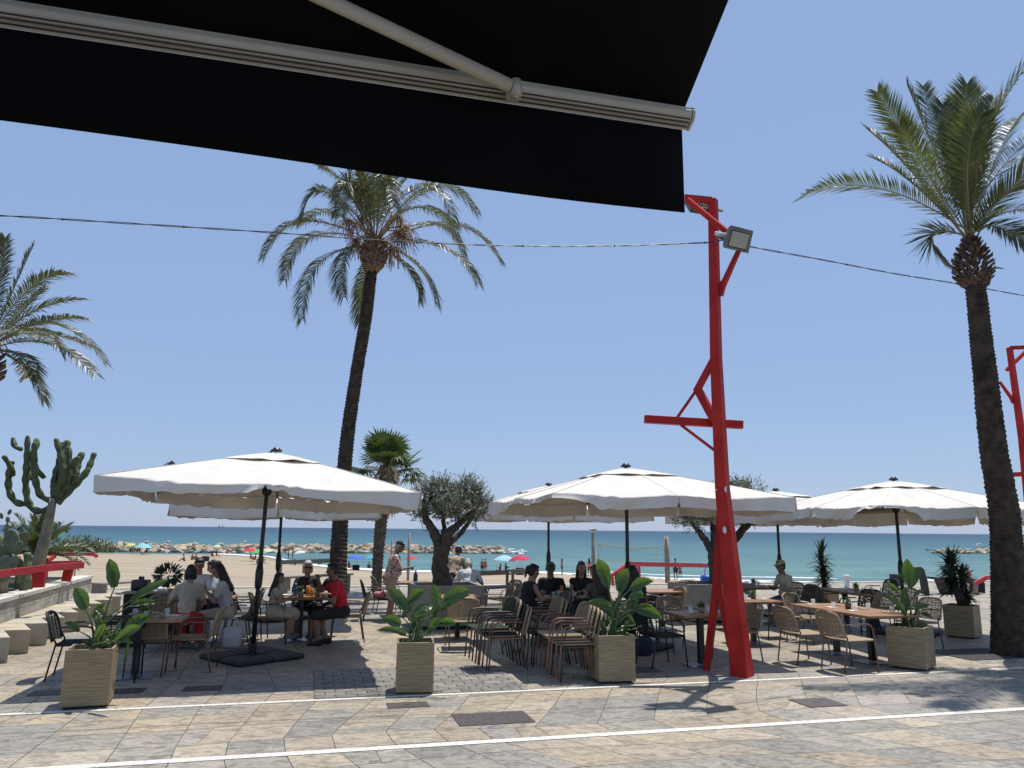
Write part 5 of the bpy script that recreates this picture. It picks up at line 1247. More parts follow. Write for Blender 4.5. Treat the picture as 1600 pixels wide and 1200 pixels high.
def leafplant(pc, h, Yp, leaves, label, seed):
    rnd = random.Random(seed); leaves = list(leaves)
    for k in range(5):
        q0 = leaves[rnd.randrange(len(leaves))]; leaves.append(((q0[0][0]+rnd.uniform(-14, 14), q0[0][1]+rnd.uniform(0, 22)), (q0[1][0]+rnd.uniform(-18, 18), q0[1][1]+rnd.uniform(5, 30)), q0[2]*rnd.uniform(.45, .8), rnd.uniform(.05, .3)))
    e_ = empty('broad_leaf_plant', Vector((pc.x, pc.y, h-.05)), 0, label, 'plant', 'broad-leaved plants in the square planters')
    for (bx, by), (tx, ty), w, dy in leaves:
        a = AY(bx, by, Yp+dy); t_ = AY(tx, ty, Yp+dy*1.6); root = Vector((pc.x+rnd.uniform(-.08, .08), pc.y+rnd.uniform(-.08, .08), h-.06)); m_ = MB()
        mid = root.lerp(a, .5)+Vector(((root.x-a.x)*.22, 0, (a.z-root.z)*.12)); m_.tube(curve3([root, mid, a], 7), [.015-.009*k/14 for k in range(15)], 6)
        o = m_.build('leaf_stalk', M['strel_stem'], e_, world=True)
        m_ = MB(); blade(m_, a, t_, w, rnd, cup=rnd.uniform(.2, .6), arch=rnd.uniform(.03, .14)); m_.tube([a, a.lerp(t_, .85)+Vector((0, 0, .06*(t_-a).length))], [.007, .002], 5)
        m_.build('leaf_blade', M['strel'], e_, world=True).parent = o
RZP = TH
def corner(px, py, w, rz, ox, oy):
    c = G(px, py); Q = Matrix.Rotation(rz, 3, 'Z'); return c+Q@Vector((ox*w/2, oy*w/2, 0))
pc1 = corner(168, 1106, .47, R(20), -1, 1); planter(pc1, .47, .62, R(20), 'square stone-look planter at the lower left, in front of the dark chairs')
leafplant(pc1, .62, pc1.y, [((179, 918), (171, 873), .15, 0), ((134, 952), (117, 918), .15, -.05), ((205, 938), (264, 906), .11, .1), ((204, 946), (247, 942), .09, .2), ((146, 962), (164, 942), .07, .05), ((151, 952), (166, 966), .06, 0), ((182, 1002), (221, 979), .12, -.2), ((196, 985), (236, 962), .15, .15),
     ((124, 986), (103, 972), .09, -.1), ((150, 998), (164, 975), .08, -.15), ((176, 1008), (162, 984), .06, .1), ((172, 1000), (190, 968), .09, .2), ((140, 1008), (129, 1000), .05, 0), ((188, 1000), (208, 1006), .06, -.2)], 'broad-leaved plant with one tall upright leaf, in the lower left planter', 2)
pc2 = corner(617, 1087, .455, R(8), 1, 1); planter(pc2, .45, .60, R(8), 'square stone-look planter left of the stacked chairs')
leafplant(pc2, .60, pc2.y, [((634, 953), (608, 918), .16, 0), ((635, 944), (665, 921), .14, .05), ((684, 950), (677, 912), .14, 0), ((694, 938), (736, 922), .17, -.05), ((626, 976), (599, 966), .15, -.1), ((643, 964), (669, 944), .10, .15), ((672, 985), (688, 965), .11, 0), ((685, 974), (713, 975), .12, .1), ((644, 976), (662, 962), .09, .1), ((668, 990), (681, 979), .06, -.1), ((655, 958), (682, 945), .10, .2), ((640, 990), (655, 970), .07, .1)],
          'broad-leaved plant spreading from the planter left of the stacked chairs', 4)
pc3 = corner(948, 1070, .52, R(26), 1, 1) if False else G(948, 1070)+Matrix.Rotation(R(12), 3, 'Z')@Vector((.16, .28, 0)); planter(pc3, .50, .60, R(12), 'square stone-look planter right of the stacked chairs')
leafplant(pc3, .60, pc3.y, [((950, 916), (934, 873), .19, 0), ((967, 925), (981, 888), .19, .05), ((985, 920), (1021, 908), .15, .1), ((956, 950), (916, 942), .13, -.1), ((984, 960), (998, 920), .15, .1), ((992, 950), (1036, 968), .17, .05), ((970, 928), (963, 893), .12, .2), ((946, 985), (938, 970), .08, -.1), ((984, 936), (1002, 926), .10, 0), ((951, 973), (950, 960), .06, -.1), ((975, 990), (985, 965), .08, 0), ((966, 965), (955, 935), .08, .1), ((990, 975), (975, 955), .07, -.1)],
          'tallest broad-leaved plant, beside the middle parasol pole', 6)
pc4 = G(1446, 1050)+Matrix.Rotation(R(40), 3, 'Z')@Vector((.0, .0, 0))+Vector((.0, .36, 0)); planter(pc4, .52, .60, R(48), 'square stone-look planter at the near right table, corner towards us')
leafplant(pc4, .60, pc4.y, [((1421, 915), (1417, 873), .17, 0), ((1419, 917), (1440, 886), .18, .1), ((1412, 907), (1405, 895), .08, .05), ((1402, 924), (1386, 912), .08, -.05), ((1414, 958), (1390, 930), .13, -.1), ((1415, 955), (1412, 918), .13, .1), ((1428, 932), (1446, 921), .07, .1), ((1430, 955), (1453, 945), .09, .05), ((1440, 958), (1458, 966), .07, 0), ((1408, 945), (1385, 933), .08, .1), ((1425, 945), (1450, 950), .07, .15), ((1424, 975), (1432, 955), .06, 0)],
          'broad-leaved plant in the planter beside the long right table', 8)
# yuccas
def yucca(base, h0, heads, label, seed, scale=1.0):
    e_ = empty('yucca', base, 0, label, 'yucca', 'spiky yuccas'); r_ = random.Random(seed); m_ = MB(); 
    for hx, hy, hz, rad, tr0 in heads: m_.tube([(0, 0, 0), (hx*.6, hy*.6, hz*.6), (hx, hy, hz)], [.045, .04, .035], 9)
    m_.build('trunk', M['olive_bark'], e_)
    for hx, hy, hz, rad, tr0 in heads:
        m_ = MB()
        for k in range(120):
            a = r_.uniform(0, 6.28); el = r_.uniform(-.6, 1.5); d = Vector((math.cos(a)*math.cos(el), math.sin(a)*math.cos(el), math.sin(el))); p = Vector((hx, hy, hz-r_.uniform(0, tr0))); l_ = rad*r_.uniform(.75, 1.1); s_ = d.cross(Vector((.1, .2, 1))).normalized()*.024*scale
            e1 = p+d*l_-Vector((0, 0, .12*l_*(1-abs(math.sin(el))))); m1 = p+d*l_*.45; n_ = s_.cross(d).normalized()*.006; m_.add([p-s_*.6, p+s_*.6, m1+s_+n_, m1-s_+n_, e1], [(0, 1, 2, 3), (3, 2, 4)])
        m_.build('leaf_rosette', M['yucca'], e_, smooth=False)
pc5 = G(1522, 999)+Vector((0, .33, 0)); planter(pc5, .52, .60, R(46), 'square planter of the spiky yucca at the far right')
yucca(Vector((pc5.x, pc5.y, .55)), 0, [(-.16, 0, .55, .38, .25), (.14, .05, .26, .30, .15), (-.05, .1, .88, .38, .25), (.1, 0, .62, .28, .2)], 'spiky yucca in the square planter left of the thick palm trunk', 3)
pc6 = GD(1289, 20.5); planter(pc6, .5, .55, R(20), 'square planter of the far yucca, hidden behind the right-hand tables')
yucca(Vector((pc6.x, pc6.y, .5)), 0, [(0, 0, .95, .44, .5), (.02, 0, .4, .40, .3)], 'dense upright yucca standing against the sea behind the right-hand tables', 5)
# ================================================================== PEOPLE
WS = bpy.data.scenes.new('workshop')
def remesh(mb, vox, smooth=2):
    me = bpy.data.meshes.new('tmp'); me.from_pydata([tuple(p) for p in mb.v], [], mb.f); o = bpy.data.objects.new('tmp', me); WS.collection.objects.link(o)
    r_ = o.modifiers.new('r', 'REMESH'); r_.mode = 'VOXEL'; r_.voxel_size = vox; r_.use_smooth_shade = True
    if smooth: s_ = o.modifiers.new('s', 'SMOOTH'); s_.iterations = smooth; s_.factor = .5
    with bpy.context.temp_override(scene=WS, view_layer=WS.view_layers[0]): dg = bpy.context.evaluated_depsgraph_get()
    nm = bpy.data.meshes.new_from_object(o.evaluated_get(dg))
    bpy.data.objects.remove(o); bpy.data.meshes.remove(me); nm.polygons.foreach_set('use_smooth', [True]*len(nm.polygons)); return nm
def wob(me, fn):
    nr = [v.normal.copy() for v in me.vertices]
    for v, n_ in zip(me.vertices, nr): v.co = v.co+n_*fn(v.co)
def put(name, me, mt, parent):
    me.name = name; me.materials.clear(); me.materials.append(mt); o = bpy.data.objects.new(name, me); return lnk(o, parent)
def ik(a, b, l1, l2, hint):
    d = b-a; L_ = min(d.length, (l1+l2)*.995); d = d.normalized(); b = a+d*L_; x = (l1*l1-l2*l2+L_*L_)/(2*L_); h = math.sqrt(max(0, l1*l1-x*x)); hn = hint-d*hint.dot(d); hn = hn.normalized() if hn.length > 1e-4 else Vector((0, 0, 1)); return a+d*x+hn*h, b
X3 = Vector
def person(loc, rz, label, pose='sit', s=1.0, lean=5, hp=(0, 0), fem=False, hands=None, feet=None, skin='skin', top=None, sleeve=.5, bottom=None, leg=1.0, hair='short', hairm='hair_black', shoes='shoe_grey', hat=None, shades=False, vox=.0105, build_=1.0, group=None, pelz=None, side=0, skirt=False, bare=False, name='person'):
    root = empty(name, loc, rz, label, 'person', group); root.scale = (s, s, s)
    P = X3((0, 0, (.56 if pose == 'sit' else .93) if pelz is None else pelz)); ln = R(lean); sd = R(side)
    up = X3((math.sin(ln), math.sin(sd), math.cos(ln)*math.cos(sd))).normalized(); fw = X3((math.cos(ln), 0, -math.sin(ln))); Nk = P+up*.50; B_ = build_
    sw = .165 if fem else .185; SQ = Matrix((fw, X3((0, 1, 0)), up)).transposed()
    yaw, pit = R(hp[0]), R(hp[1]); hd = X3((math.cos(yaw)*math.cos(pit), math.sin(yaw)*math.cos(pit), -math.sin(pit))); hu = X3((math.sin(pit)*math.cos(yaw), math.sin(pit)*math.sin(yaw), math.cos(pit))); hl = hu.cross(hd)
    HQ = Matrix((hd, hl, hu)).transposed(); Hc = Nk+(up*.5+hu*.5)*.195+hd*.025
    def hpnt(x, y, z): return Hc+hd*x+hl*y+hu*z
    sh = {1: Nk-up*.055+X3((0, sw, 0)), -1: Nk-up*.055+X3((0, -sw, 0))}
    if hands is None: hands = {1: (.36, .16, .80), -1: (.36, -.16, .80)} if pose == 'sit' else {1: (.08, .27, .80), -1: (.08, -.27, .80)}
    if feet is None: feet = {1: (.42, .13, .07), -1: (.38, -.13, .07)} if pose == 'sit' else {1: (.03, .10, .07), -1: (-.05, -.10, .07)}
    arms = {}; legs = {}
    for q in (1, -1):
        el, hn = ik(sh[q], X3(hands[q]), .285, .25, X3((-.35, q*.6, -.8))); arms[q] = (sh[q], el, hn)
        hp_ = P+X3((0, q*.092, -.02)); kn, ft = ik(hp_, X3(feet[q]), .43, .42, X3((1, q*.12, .25))); legs[q] = (hp_, kn, ft)
    def torso(m_, k=0.0, low=True):
        if low: m_.ell(P+X3((-.01, 0, 0)), ((.115*B_+k), (.155*B_+k), .12+k), nu=16, nv=10, axis=SQ)
        m_.ell(P+up*.17, (.098*B_+k, .132*B_+k, .16+k*.5), nu=16, nv=10, axis=SQ); m_.ell(P+up*.355, (.108*(B_*.5+.5)+k, (.150 if fem else .168)+k, .155+k), nu=16, nv=10, axis=SQ)
        m_.cap(P+up*.05, P+up*.32, .10*B_+k, .105+k, 12); m_.cap(sh[1]-X3((0, .03, 0)), sh[-1]+X3((0, .03, 0)), .054+k, .054+k, 10)
        if fem:
            for q in (1, -1): m_.ell(P+up*.33+fw*.075+X3((0, q*.065, 0)), (.058+k, .062+k, .058+k), nu=10, nv=7)
        if B_ > 1.1: m_.ell(P+up*.12+fw*.05, (.12*B_+k, .14*B_+k, .13), nu=12, nv=8)
    m_ = MB(); torso(m_)
    m_.cap(Nk-up*.03, Hc-hu*.06-hd*.015, .056, .050, 12)
    m_.ell(hpnt(0, 0, .012), (.096, .074, .108), nu=18, nv=12, axis=HQ); m_.ell(hpnt(.028, 0, -.055), (.062, .055, .062), nu=14, nv=9, axis=HQ); m_.ell(hpnt(.066, 0, -.092), (.024, .026, .02), nu=8, nv=6, axis=HQ)
    m_.cap(hpnt(.090, 0, .012), hpnt(.112, 0, -.022), .010, .016, 8); m_.ell(hpnt(.086, 0, .040), (.014, .052, .012), nu=10, nv=6, axis=HQ); m_.ell(hpnt(.090, 0, -.056), (.012, .024, .010), nu=8, nv=5, axis=HQ)
    for q in (1, -1): m_.ell(hpnt(-.005, q*.076, -.008), (.020, .010, .031), nu=8, nv=6, axis=HQ)
    rnd = random.Random(int(abs(loc[0])*100+7))
    for q in (1, -1):
        a, e_, h = arms[q]; f_ = .92 if fem else 1.0
        m_.cap(a, e_, .050*f_, .037*f_, 10); m_.cap(e_, h, .038*f_, .025*f_, 10)
        d = (h-e_).normalized(); sdv_ = d.cross(X3((0, 0, 1))); sdv_ = sdv_.normalized() if sdv_.length > .2 else X3((0, 1, 0)); dn = sdv_.cross(d)
        if dn.z > 0: dn = -dn
        pc = h+d*.045; PQ = Matrix((d, sdv_, dn)).transposed(); m_.ell(pc, (.050, .041, .017), nu=12, nv=8, axis=PQ)
        for k, (off, l_) in enumerate(((-.030, .055), (-.010, .064), (.010, .060), (.029, .047))):
            b0_ = pc+d*.036+sdv_*off; c1_ = b0_+(d*.9+dn*(.25+.1*k+rnd.uniform(0, .15))+sdv_*off*2.5).normalized()*l_*.55; c2_ = c1_+(d*.6+dn*.75).normalized()*l_*.5
            m_.cap(b0_, c1_, .0098, .0088, 7); m_.cap(c1_, c2_, .0088, .0078, 7)
        tq = -1 if sdv_.y*q > 0 else 1; b0_ = pc-d*.012+sdv_*.034*tq; c1_ = b0_+(d*.6+sdv_*.75*tq+dn*.2).normalized()*.036; m_.cap(b0_, c1_, .012, .0098, 7); m_.cap(c1_, c1_+(d*.85+dn*.3)*.028, .0098, .0082, 7)
        a, kn, ft = legs[q]; m_.cap(a, kn, .086*B_**.5, .056, 12); m_.cap(kn, kn.lerp(ft, .35), .055, .056, 10); m_.cap(kn.lerp(ft, .3), ft, .056, .036, 10); m_.cap(ft+X3((-.03, 0, -.02)), ft+X3((.13, q*.02, -.038)), .036, .027, 10)
        if pose == 'sit': m_.ell(a+X3((-.03, 0, .0)), (.11, .09, .10), nu=10, nv=8)
    put('body', remesh(m_, vox), M[skin], root)
    if vox < .02:
        for q in (1, -1): e1 = MB(); e1.ell(hpnt(.083, q*.030, .017), (.010, .014, .008), nu=8, nv=6, axis=HQ); e1.build('eye', M['hair_black'], root)
    if top and not bare:
        m_ = MB(); torso(m_, .016)
        m_.cap(Nk-up*.06, Nk-up*.012, .075, .062, 12)
        for q in (1, -1):
            a, e_, h = arms[q]
            if sleeve > 0:
                if sleeve <= 1: m_.cap(a, a.lerp(e_, sleeve), .066, .058, 10)
                else: m_.cap(a, e_, .066, .052, 10); m_.cap(e_, e_.lerp(h, sleeve-1), .052, .044, 10)
        if pose != 'sit' or skirt: m_.cap(P-X3((0, 0, .04)), P+up*.1, .135*B_, .12*B_, 14)
        nm = remesh(m_, vox, 2)
        wob(nm, lambda c: noise.noise(c*9+X3((loc[0], 0, 0)))*.009+noise.noise(X3((c.x*26, c.y*26, c.z*9)))*.006)
        put('top', nm, M[top], root)
    if bottom:
        m_ = MB(); m_.ell(P+X3((-.01, 0, -.01)), (.135*B_, .172*B_, .125), nu=16, nv=10, axis=SQ)
        for q in (1, -1):
            a, kn, ft = legs[q]
            if pose == 'sit': m_.ell(a+X3((-.03, 0, 0)), (.122, .10, .112), nu=10, nv=8)
            if leg <= 1: m_.cap(a, a.lerp(kn, leg), .102*B_**.5, .084, 12)
            else: m_.cap(a, kn, .100*B_**.5, .074, 12); m_.cap(kn, kn.lerp(ft, leg-1), .076, .068, 12)
        if skirt: m_.cap(P+X3((.05, 0, -.03)), (legs[1][1]+legs[-1][1])/2, .15, .15, 14)
        nm = remesh(m_, vox, 2)
        wob(nm, lambda c: noise.noise(c*11+X3((loc[1], 3, 0)))*.007)
        put('shorts' if leg <= 1 else 'trousers', nm, M[bottom], root)
    if shoes:
        for q in (1, -1):
            ft = legs[q][2]; m_ = MB(); m_.cap(ft+X3((-.04, 0, -.028)), ft+X3((.15, q*.022, -.045)), .045, .035, 10); m_.ell(ft+X3((.0, 0, .0)), (.055, .045, .04), nu=10, nv=6); nm = remesh(m_, .012, 1)
            for v in nm.vertices: v.co.z = max(v.co.z, ft.z-.068)
            put('shoe', nm, M[shoes], root)
    if hair:
        m_ = MB(); 
        if hair != 'bald':
            m_.ell(hpnt(-.024, 0, .030), (.094, .084, .104), nu=16, nv=10, axis=HQ); m_.ell(hpnt(-.045, 0, -.02), (.066, .078, .075), nu=12, nv=8, axis=HQ); m_.ell(hpnt(.028, 0, .088), (.062, .064, .036), nu=12, nv=7, axis=HQ)
        if hair == 'long':
            for q in (-.045, 0, .045): m_.cap(hpnt(-.06, q, .0), Nk-fw*.12-up*.16+X3((0, q*1.3, 0)), .052, .04, 10)
            for q in (1, -1): m_.cap(hpnt(-.02, q*.068, .01), Nk+X3((-.03, q*.085, -.05)), .030, .03, 8)
        if hair == 'pony': m_.ell(hpnt(-.12, 0, .05), .035, nu=8, nv=6); m_.cap(hpnt(-.13, 0, .04), hpnt(-.15, 0, -.12), .036, .02, 8)
        if hair == 'bob':
            for q in (1, 0, -1): m_.cap(hpnt(-.04, q*.05, .02), hpnt(-.045, q*.06, -.085), .05, .042, 8)
        if m_.v:
            nm = remesh(m_, vox, 1)
            wob(nm, lambda c: noise.noise(c*28)*.007+noise.noise(X3((c.x*90, c.y*90, c.z*18)))*.004)
            put('hair', nm, M[hairm], root)
    if hat:
        m_ = MB(); vs = []; n = 18
        for j in range(6):
            b_ = j/5*math.pi/2
            for k in range(n): a = 2*math.pi*k/n; vs.append(hpnt(-.014+math.cos(a)*.110*math.cos(b_), math.sin(a)*.094*math.cos(b_), .045+.092*math.sin(b_)))
        m_.add(vs, [(j*n+k, j*n+(k+1) % n, (j+1)*n+(k+1) % n, (j+1)*n+k) for j in range(5) for k in range(n)])
        vs = []
        for j in (0, 1):
            for k in range(9): a = (k/8-.5)*2.3; r_ = 1+.72*j*math.cos(a*.7); vs.append(hpnt(-.014+math.cos(a)*.110*r_, math.sin(a)*.094*(1+.12*j), .047-.018*j))
        m_.add(vs, [(k, k+1, k+10, k+9) for k in range(8)]); o = m_.build('cap', M[hat], root); so = o.modifiers.new('t', 'SOLIDIFY'); so.thickness = .005
    if shades:
        m_ = MB()
        for q in (1, -1): m_.ell(hpnt(.092, q*.033, .016), (.010, .029, .022), nu=12, nv=7, axis=HQ); m_.tube([hpnt(.09, q*.06, .022), hpnt(.04, q*.082, .02), hpnt(-.02, q*.082, .01)], .004, 5)
        m_.tube([hpnt(.096, .02, .02), hpnt(.096, -.02, .02)], .004, 5); m_.build('sunglasses', M['dark_lens'], root)
    return root
def bagobj(p, label, mt, w=.32, h=.36, d=.18, nm='handbag'):
    m_ = MB(); m_.box((0, 0, h/2), (w, d, h), bev=.05); m_.tube(curve3([(-w*.3, 0, h*.95), (-w*.2, 0, h*1.35), (w*.2, 0, h*1.35), (w*.3, 0, h*.95)], 4), .012, 6); o = m_.build(nm, M[mt]); o.location = p; return tag(o, label, 'bag')

ptab = R(14.5)
# back-left table
person(GD(287, 12.7), R(100), 'short-haired woman in cream top and red trousers, back to us at the left table', lean=10, fem=True, hair='bob', top='cloth_cream', sleeve=.6, bottom='red_drape', leg=1.8, skin='skin', s=.98, hp=(10, 12), hands={1: (.34, .2, .80), -1: (.36, -.1, .82)})
person(GD(306, 14.9), R(278), 'man in dark cap and white shirt facing us at the back left table', lean=4, top='cloth_white', sleeve=.9, bottom='cloth_navy', leg=1, hat='cloth_black', skin='skin_tan', hp=(0, 10), hair='short', hands={1: (.34, .12, .80), -1: (.30, -.18, .80)})
person(GD(352, 13.4), R(192), 'woman with long black hair and white T-shirt looking down at her hands', lean=12, fem=True, top='cloth_white', sleeve=.6, bottom='cloth_cream', leg=1.6, hair='long', skin='skin', hp=(0, 28), hands={1: (.34, .05, .86), -1: (.36, -.06, .87)})
person(GD(338, 14.9), R(205), 'dark-haired woman largely hidden behind the long-haired woman in white', lean=8, fem=True, top='cloth_white', sleeve=.6, bottom='cloth_navy', leg=1, hair='pony', skin='skin', hp=(0, 20), s=.98)
# family table
person(GD(424, 13.7), R(8), 'little girl in a pale dress holding something up at the family table', s=.80, lean=6, fem=True, top='cloth_cream', sleeve=.3, bottom='cloth_cream', leg=.9, skirt=True, hair='long', skin='skin', hp=(0, 5), hands={1: (.36, .06, .98), -1: (.38, -.08, .98)}, pelz=.66, feet={1: (.40, .1, .2), -1: (.34, -.1, .18)})
person(GD(476, 14.75), R(280), 'white-haired woman in dark sunglasses and black top facing us at the family table', s=.98, lean=3, fem=True, top='cloth_black', sleeve=.7, bottom='cloth_black', leg=1.1, hair='bob', hairm='hair_grey', skin='skin_tan', shades=True, hp=(10, 8), hands={1: (.30, .15, .80), -1: (.36, -.12, .82)})
person(GD(532, 13.7), R(190), 'man in a bright red T-shirt leaning over the family table, one hand raised', lean=14, top='cloth_red', sleeve=.6, bottom='cloth_black', leg=1.0, skin='skin_tan', hp=(0, 8), hands={1: (.30, .12, .80), -1: (.42, -.05, 1.08)}, feet={1: (.36, .12, .07), -1: (.22, -.1, .07)}, shoes='cloth_black')
person(GD(521, 14.8), R(240), 'person in dark clothes mostly hidden behind the man in the red T-shirt', lean=5, top='cloth_black', sleeve=.6, bottom='cloth_black', leg=1, skin='skin_tan', hp=(20, 10), hair='pony', s=.96)
# standing man
person(GD(608, 17.2), R(12), 'heavy-set man standing in black cap and red floral shirt, looking at his phone', pose='stand', lean=12, s=.975, hp=(0, 22), top='floral', sleeve=.75, bottom='cloth_tan', leg=.95, skin='skin_tan', hat='cloth_black', build_=1.32, hands={1: (.40, .05, 1.12), -1: (.38, -.06, 1.14)}, hairm='hair_grey')
q = GD(608, 17.2)+Vector((math.cos(R(12)), math.sin(R(12)), 0))*.47; m_ = MB(); m_.box((0, 0, 0), (.08, .15, .012), bev=.004); o = m_.build('phone', M['fr_black']); o.location = q+Vector((0, 0, 1.12)); o.rotation_euler = (0, -.5, R(12)); tag(o, 'black phone held by the standing man in the floral shirt', 'phone')
# behind the olive
person(GD(707, 18.6), R(75), 'person in a tan shirt seen from behind, bending beside the olive trunk', pose='stand', lean=28, s=.94, top='cloth_tan', sleeve=.6, bottom='cloth_black', leg=1, hat='cloth_tan', hp=(0, 35), build_=1.1, skin='skin_tan', hands={1: (.5, .1, .9), -1: (.5, -.1, .9)})
person(GD(733, 18.2), R(100), 'person in a pale grey T-shirt hunched forward right of the olive trunk', lean=32, s=1.02, top='cloth_white', sleeve=.7, bottom='cloth_navy', leg=1, hp=(0, 50), build_=1.2, hair='short', hairm='hair_grey')
# central table
person(GD(820, 13.75), R(28), 'woman in a black sleeveless top with a ponytail at the central table', lean=12, fem=True, top='cloth_black', sleeve=0, bottom='cloth_navy', leg=1, hair='pony', skin='skin', hp=(0, 12), build_=1.12, hands={1: (.36, .12, .80), -1: (.40, -.06, .80)})
person(GD(862, 15.2), R(262), 'man in dark cap and dark shirt facing us at the central table', lean=14, top='cloth_black', sleeve=.7, bottom='cloth_navy', leg=1, hat='cloth_olive', skin='skin_tan', hp=(0, 25), build_=1.1)
person(GD(908, 15.0), R(275), 'woman with long brown hair and dark top facing us at the central table', lean=6, fem=True, top='cloth_black', sleeve=.1, bottom='cloth_navy', leg=1, hair='long', hairm='hair_brown', skin='skin', hp=(0, 6), build_=1.12, hands={1: (.30, .05, .84), -1: (.30, -.08, .82)})
person(GD(939, 13.5), R(118), 'woman with long brown hair seen from behind at the right of the central table', lean=8, fem=True, top='cloth_olive', sleeve=.2, bottom='cloth_navy', leg=1, hair='long', hairm='hair_brown', skin='skin', hp=(15, 8))
person(GD(994, 13.2), R(108), 'dark-haired person in navy seen from behind beside the middle parasol pole', lean=6, fem=True, top='cloth_navy', sleeve=.3, bottom='cloth_black', leg=1.7, hair='long', skin='skin_tan', hp=(-10, 12))
bagobj(GD(1003, 12.9)+Vector((.0, -.1, .0)), 'dark blue bag hanging on the chair of the navy-clad person', 'cloth_navy', .3, .3, .12)
# man at right
person(GD(1236, 17.1), R(196), 'man in cap, sunglasses, cream T-shirt and blue shorts seated facing left', lean=15, s=1.0, top='cloth_cream', sleeve=.6, bottom='cloth_blue', leg=.75, skin='skin_tan', hat='cloth_tan', shades=True, hp=(0, 8), build_=1.22, hands={1: (.36, .1, .80), -1: (.40, -.1, .80)})
bagobj(GD(355, 13.2)+Vector((.1, -.05, 0)), 'white cloth bag on the floor under the long-haired woman', 'cloth_white', .3, .34, .15, 'tote_bag')
bagobj(GD(592, 17.3)+Vector((0, .0, .44)), 'pale pink handbag lying on the rear chair beside the standing man', 'cloth_pink', .28, .16, .16)

# --- small figures on the beach
bp_ = []
def bperson(px, py, label, base, rz=None, s=1.0):
    p = PS(px, py); r_ = dup(base, p, R(rz if rz is not None else random.uniform(0, 360)), label, scale=s); r_['category'] = 'person'; return r_
def mk(**k): 
    r_ = person(Vector((0, -40-len(bp_)*3, -40)), 0, 'x', vox=.024, shoes=None, **k); bp_.append(r_); return r_
st_a = mk(pose='stand', bare=True, bottom='cloth_navy', leg=.7, skin='skin_tan', lean=2)
st_b = mk(pose='stand', bare=True, bottom='cloth_red', leg=.5, skin='skin_tan', lean=4, hairm='hair_brown', feet={1: (.22, .1, .07), -1: (-.2, -.1, .07)})
st_c = mk(pose='stand', top='cloth_pink', sleeve=.4, bottom='cloth_black', leg=.5, skin='skin', fem=True, hair='long', lean=3)
se_a = mk(pose='sit', bare=True, bottom='cloth_navy', leg=.8, skin='skin_tan', pelz=.14, lean=12, feet={1: (.62, .15, .07), -1: (.55, -.15, .07)}, hands={1: (.35, .2, .35), -1: (.35, -.2, .35)})
se_b = mk(pose='sit', top='cloth_black', sleeve=.4, bottom='cloth_red', leg=.8, skin='skin_tan', pelz=.40, lean=-8, fem=True, hair='bob')
for px, py, b_, rz, lab in ((735, 894, st_a, 100, 'bather in dark trunks standing at the water, first right of the olive trunk'), (753, 896, st_a, 80, 'left one of two bathers side by side at the water, in dark trunks'), (758, 896, st_b, 110, 'right one of two bathers side by side at the water'),
        (878, 899, st_c, 0, 'slim person walking along the water right of the red beach umbrella'), (436, 878, st_b, 200, 'bather walking near the water just right of the second black pole'), (450, 875, st_a, 20, 'bather standing in the shallows, left one of a pair'), (457, 874, st_c, 200, 'bather standing in the shallows, right one of a pair'),
        (1056, 906, st_a, 90, 'dark bather at the water right of the volleyball post'), (1063, 905, st_b, 100, 'second bather at the water right of the volleyball post'), (921, 902, st_c, 90, 'person in pink at the water behind the left volleyball post')):
    bperson(px, py, lab, b_, rz)
for px, py, b_, rz, lab in ((210, 865, se_b, 200, 'sitter in a beach chair under the yellow umbrella'), (218, 866, se_b, 10, 'left sitter under the light blue beach umbrella at the far left'), (228, 866, se_b, 180, 'right sitter under the light blue beach umbrella at the far left'), (300, 875, se_a, 90, 'left bather of a pair sitting on open sand'), (305, 875, se_a, 60, 'right bather of a pair sitting on open sand'), (288, 877, se_a, 200, 'bather lying low on a towel left of the pair on open sand'),
        (331, 872, se_b, 90, 'left sitter of the group under the small blue umbrella'), (338, 871, se_b, 30, 'right sitter of the group under the small blue umbrella'), (354, 866, se_a, 100, 'lone bather sitting near the rocks'), (392, 876, se_b, 20, 'sitter in front of the red umbrella at the left'), (398, 878, se_b, 200, 'sitter between the red and green umbrellas'), (410, 879, se_b, 90, 'sitter beside the bags under the pale umbrella'), (461, 883, se_a, 180, 'bather sitting below the white umbrella in the centre left'),
        (497, 884, se_a, 0, 'bather with raised knees sitting near the waterline'), (502, 884, se_a, 160, 'second bather reclining near the waterline'), (545, 891, se_b, 60, 'sitter in a beach chair under the first blue umbrella'), (576, 889, se_a, 90, 'bather sitting left of the fan palm trunk'), (781, 897, se_b, 200, 'left sitter under the pale blue umbrella right of the olive'), (791, 898, se_b, 330, 'right sitter under the pale blue umbrella right of the olive')):
    bperson(px, py, lab, b_, rz)
p = AY(1094, 893, 130); p.z = SEA_Z-1.15; r_ = dup(st_a, p, R(80), 'swimmer waist-deep in the sea between the lamp post and the net'); r_['category'] = 'person'
for r_ in bp_:
    for c_ in list(r_.children): bpy.data.objects.remove(c_)
    bpy.data.objects.remove(r_)
